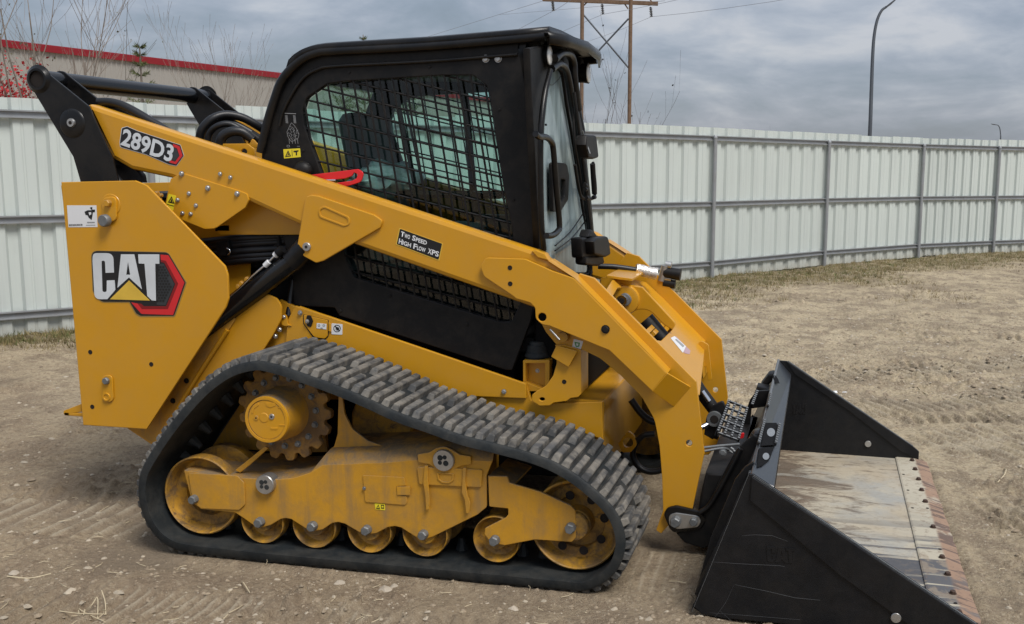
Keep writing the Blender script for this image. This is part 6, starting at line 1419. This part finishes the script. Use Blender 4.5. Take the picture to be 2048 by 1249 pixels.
# lip, back wall, floor
L0, L1, L2, L3 = nb_(1501, 953), nb_(1549, 977), P(1583, 749, YF), P(1559, 721, YF)
L0.y += .014; L1.y += .014; L2.y -= .014; L3.y -= .014
nl = (L1-L0).cross(L3-L0).normalized(); nl = nl if nl.z > 0 else -nl
lip = slab('top_lip', [L0, L1, L2, L3], nl, .012, M_['lip_black'], bkt, bev=.003)
LW = 60
def wall(name, prof_near, prof_far, mat, th=.012, flip=1):
    V = []; n_ = len(prof_near)
    for (x, z) in prof_near: V.append((x, YB+.014, z))
    for (x, z) in prof_far: V.append((x, YF-.014, z))
    o = link(name, mesh(name, V, [(i, i+1, n_+i+1, n_+i) for i in range(n_-1)], 60), mat, bkt); m_ = o.modifiers.new('t', 'SOLIDIFY'); m_.thickness = th; m_.offset = 0; return o
bw = [(L1.x-.004, L1.z-.008), (L1.x-.05, L1.z-.06), (.555, .34), (.53, .22), (.515, .12), (.53, .06), (.565, .036)]
wall('back_wall', bw, [(L2.x-.004, L2.z-.008)]+[(L2.x-.05, L2.z-.06)]+bw[2:], BB)
wall('rear_face', [(L0.x+.006, L0.z-.012), (L0.x-.095, .28), (C_.x+.016, .085), (C_.x+.06, .028)], [(L3.x+.006, L3.z-.012), (L3.x-.095, .28), (C_.x+.016, .085), (C_.x+.06, .028)], BB)
XE = G(1792, 917, .03).x; XE = 1.226
fl2 = link('floor_plate', mesh('floor_plate', [(.555, YB+.014, .034), (XE, YB+.014, .028), (XE, YF-.014, .028), (.555, YF-.014, .034)], [(0, 1, 2, 3)]), M_['bucket_floor'], bkt); fl2.modifiers.new('t', 'SOLIDIFY').thickness = .012
# the wear plate, slightly higher, with its bevelled cutting edge
V = []; ys_ = np.linspace(YB+.014, YF-.014, 40); rs = random.Random(8)
XC = 1.372
for i, y_ in enumerate(ys_):
    w = rs.uniform(-.003, .003)
    for x_, z_ in ((XE-.004, .024), (XE-.003, .0345), (XE+.004, .037), (XC-.04, .036), (XC+w+.018, .020+rs.uniform(-.001, .001)), (XC+w+.019, .012), (XE, .012)): V.append((x_, y_, z_))
n7 = 7; Fc = [(i*n7+j, i*n7+(j+1) % n7, (i+1)*n7+(j+1) % n7, (i+1)*n7+j) for i in range(len(ys_)-1) for j in range(n7)]+[tuple(range(n7)), tuple(range(len(V)-n7, len(V)))[::-1]]
cedge = link('cutting_edge', mesh('cutting_edge', V, Fc, 20), M_['cutting_edge'], bkt)
bm = bmesh.new(); bm.from_mesh(cedge.data); bmesh.ops.recalc_face_normals(bm, faces=bm.faces[:]); bm.to_mesh(cedge.data); bm.free()
pmat('edge_bolt', (.07, .042, .03), .7, metal=.3, var=.3, vscale=60, bump=.4)
eb = unit_hex(6, True); eb.transform(Matrix.Rotation(math.radians(-90), 4, 'X')); eb.materials.append(M_['edge_bolt']); eb.name = 'edge_bolt'
for x, y in ((1830, 937), (1837, 957), (1843, 978.5), (1850.5, 1001.5), (1866, 1052.5), (1884, 1113), (1895, 1147), (1905.5, 1184.5), (1917.5, 1224), (1824, 919)):
    g_ = G(x, y+3, .036); link('edge_bolt', eb, None, cedge, Matrix.Translation((g_.x, g_.y, .036)) @ Matrix.Rotation(random.random(), 4, 'Z') @ Matrix.Diagonal((.0115, .0115, .012, 1)))
dh = lathe_mesh([(1, 0), (.98, -1)], 12, 30)
dh.transform(Matrix.Rotation(math.radians(-90), 4, 'X')); dh.materials.append(M_['hole']); dh.name = 'empty_hole'
for x, y in ((1807, 949.5), (1816, 981), (1825, 1016.5), (1855, 1017), (1880, 1099), (1911, 1207), (1867, 1032)):
    g_ = G(x, y, .037); link('empty_hole', dh, None, cedge, Matrix.Translation((g_.x, g_.y, .0375 if g_.x < XC-.042 else .034)) @ Matrix.Diagonal((.007, .007, .0008, 1)))
# see-through holes of the side plates: pale discs added for the bright soil behind
for (x, y, yy, dy) in ((1792, 1237, YB-.0092, -1), (1736, 888.5, YF-.0232, -1)):
    q_ = P(x, y, yy); lathe('side_hole_disc', q_.x, q_.z, [(.012, yy-.001), (.0165, yy-.0008), (.018, yy+.0015)], M_['steel'], bkt, 20)
# raised lettering on the sides
def emboss(yy, org, end, h_, name, mir=False):
    t_ = text_pts('CAT', org, end, h_, yy, name, BB, bkt, bold=.07); m_ = t_.modifiers.new('t', 'SOLIDIFY'); m_.thickness = .0014; m_.offset = 0
CLET = [([(608, 600), (610, 548, 48), (744, 548, 48), (749, 676, 1), (694, 678, 1), (690, 598, 13), (667, 598, 13), (673, 804, 13), (701, 804, 13), (702, 728, 1), (753, 726, 1), (758, 790), (706, 851), (622, 852, 52)], []),
        ([(795, 556), (882, 556), (960, 856), (900, 856), (848, 790), (800, 856), (742, 856)], [[(841, 620), (862, 720), (826, 720)]]), ([(908, 556), (1047, 556), (1047, 618), (1010, 618), (1015, 861), (962, 858), (950, 618), (912, 616)], [])]
def raised(yy, x0, y0, x1, y1, slope, mir, th):
    def f(p):
        u_ = (p[0]-608)/440; u_ = 1-u_ if mir else u_; v_ = (p[1]-548)/313
        return (x0+(x1-x0)*u_, y0+(y1-y0)*v_+slope*(u_))+((p[2]*(x1-x0)/440,) if len(p) > 2 else ())
    for a, h_ in CLET: plate('raised_letter', [f(p) for p in a], yy, th, BB, bkt, [[f(p) for p in q] for q in h_], bev=.0004)
raised(YB-.0022, 1533, 1093, 1589, 1125, 3, False, .0024)
raised(YF-.0164, 1584, 807, 1613, 829, 1, True, .0026)
# worn scratches showing bare metal
pmat('scratch', (.075, .078, .082), .6)
def scratch(pts, w=1.0, yy=YB-.0006):
    V = []; q = [P(x, y, yy) for x, y in pts]
    for i, p_ in enumerate(q):
        ww = w*mpp(*pts[i], yy)*(.3+.7*math.sin(math.pi*(i+.3)/len(q))); V += [p_+Vector((0, 0, ww/2)), p_-Vector((0, 0, ww/2))]
    link('scratch', mesh('scratch', V, [(2*i, 2*i+1, 2*i+3, 2*i+2) for i in range(len(q)-1)]), M_['scratch'], bkt)
scratch([(1484, 1072), (1510, 1070), (1545, 1072), (1575, 1083)], .9); scratch([(1422, 1124), (1480, 1128), (1560, 1132), (1570, 1134)], 1.0)
scratch([(1470, 1170), (1530, 1182), (1590, 1196), (1640, 1201)], 1.2); scratch([(1468, 1170), (1452, 1205), (1430, 1235)], 1.0); scratch([(1440, 1222), (1460, 1240), (1476, 1252)], .9)
scratch([(1420, 1226), (1500, 1232), (1600, 1240)], .8)
# steps and pockets along the lip
def onlip(x, y, d=0): return PP(x, y, L0+nl*d, nl)
def pocket(pts, name='step_pocket', d=.002): 
    q = [onlip(x, y, d) for x, y in pts]; return slab(name, q, nl, .0015, M_['dark_inside'], bkt, bev=0)
pocket([(1531, 846), (1553, 846), (1556, 852), (1549, 890), (1522, 892), (1527, 866)])
pocket([(1518, 897), (1548, 895), (1540, 918), (1524, 932), (1514, 935)])
pocket([(1545, 752), (1551, 750), (1557, 760), (1559, 767), (1550, 766)])
for (x, y, r_) in ((1542, 865, 8.5), (1532, 913, 7)):
    q_ = onlip(x, y, .004); V = [PP(x+r_*math.cos(a)*.95, y+r_*math.sin(a), L0+nl*.004, nl) for a in [k*math.pi/8 for k in range(16)]]; link('pocket_disc', mesh('pocket_disc', V, [tuple(range(16))]), M_['steel'], bkt)
for a, b_, n_ in (((1528, 842), (1516, 889), 11), ((1558, 850), (1550, 890), 9), ((1541, 789), (1535, 814), 7)):
    q0, q1 = onlip(*a, .003), onlip(*b_, .003); bar3('step_edge', q0, q1, .010, .012, BM, bkt, nl); teeth(q0+nl*.005, q1+nl*.005, n_, bkt, nl, w=.010)
# rear side of the lip: step frame, humps and guard
stf = plate('step_frame', [(1513, 783), (1542, 781), (1540, 790), (1536, 813), (1503, 818), (1500, 850), (1490, 862), (1478, 880), (1472, 876), (1500, 800)], 1.32, .02, BM, bkt)
q0, q1 = P(1514, 784, 1.30), P(1503, 813, 1.20); bar3('step_edge', q0, q1, .012, .02, BM, bkt, ng); teeth(q0+ng*.008, q1+ng*.008, 8, bkt, ng, w=.012)
for l, yy in (([(1521, 770), (1537, 749, 8), (1549, 747, 8), (1559, 768), (1542, 766), (1536, 772)], 1.66), ([(1508, 790), (1514, 773), (1538, 778), (1536, 786)], 1.55)):
    plate('lip_gusset', l, yy, .10, BM, bkt, bev=.01)
plate('lever_housing', [(1446, 985), (1470, 930), (1486, 898), (1504, 869, 12), (1516, 865, 8), (1530, 872, 8), (1534, 888), (1510, 905), (1490, 940), (1470, 985), (1450, 1030)], .62, .10, BK, bkt, bev=.02)
plate('side_gusset', [(1497, 952), (1482, 985), (1440, 1090), (1408, 1170), (1398, 1160), (1420, 1080), (1470, 960), (1490, 935), (1506, 925), (1512, 932)], .03, .02, BB, bkt, bev=.003)
V = [P(*a, yy) for a, yy in (((1499, 949), -.014), ((1538, 880), .35), ((1532, 880), .35), ((1490, 949), -.014))]
ptube('lip_flange', [(1500, 950, -.01), (1516, 893, .40), (1540, 790, 1.18), (1557, 721, 2.0)], .007, M_['steel_dull'], bkt, smoothpath=False)

for a, b_, yy in (((1506, 952), (1700, 1080), YB+.005), ((1700, 1080), (1952, 1249), YB+.005), ((1576, 723), (1826, 893), YF-.007), ((1497, 951), (1384, 1224), YB+.004)):
    bar3('worn_edge', P(*a, yy)+Vector((0, 0, .0012)), P(*b_, yy)+Vector((0, 0, .0012)), .010, .004, M_['steel_dull'], bkt, Vector((.55, 0, .83)))
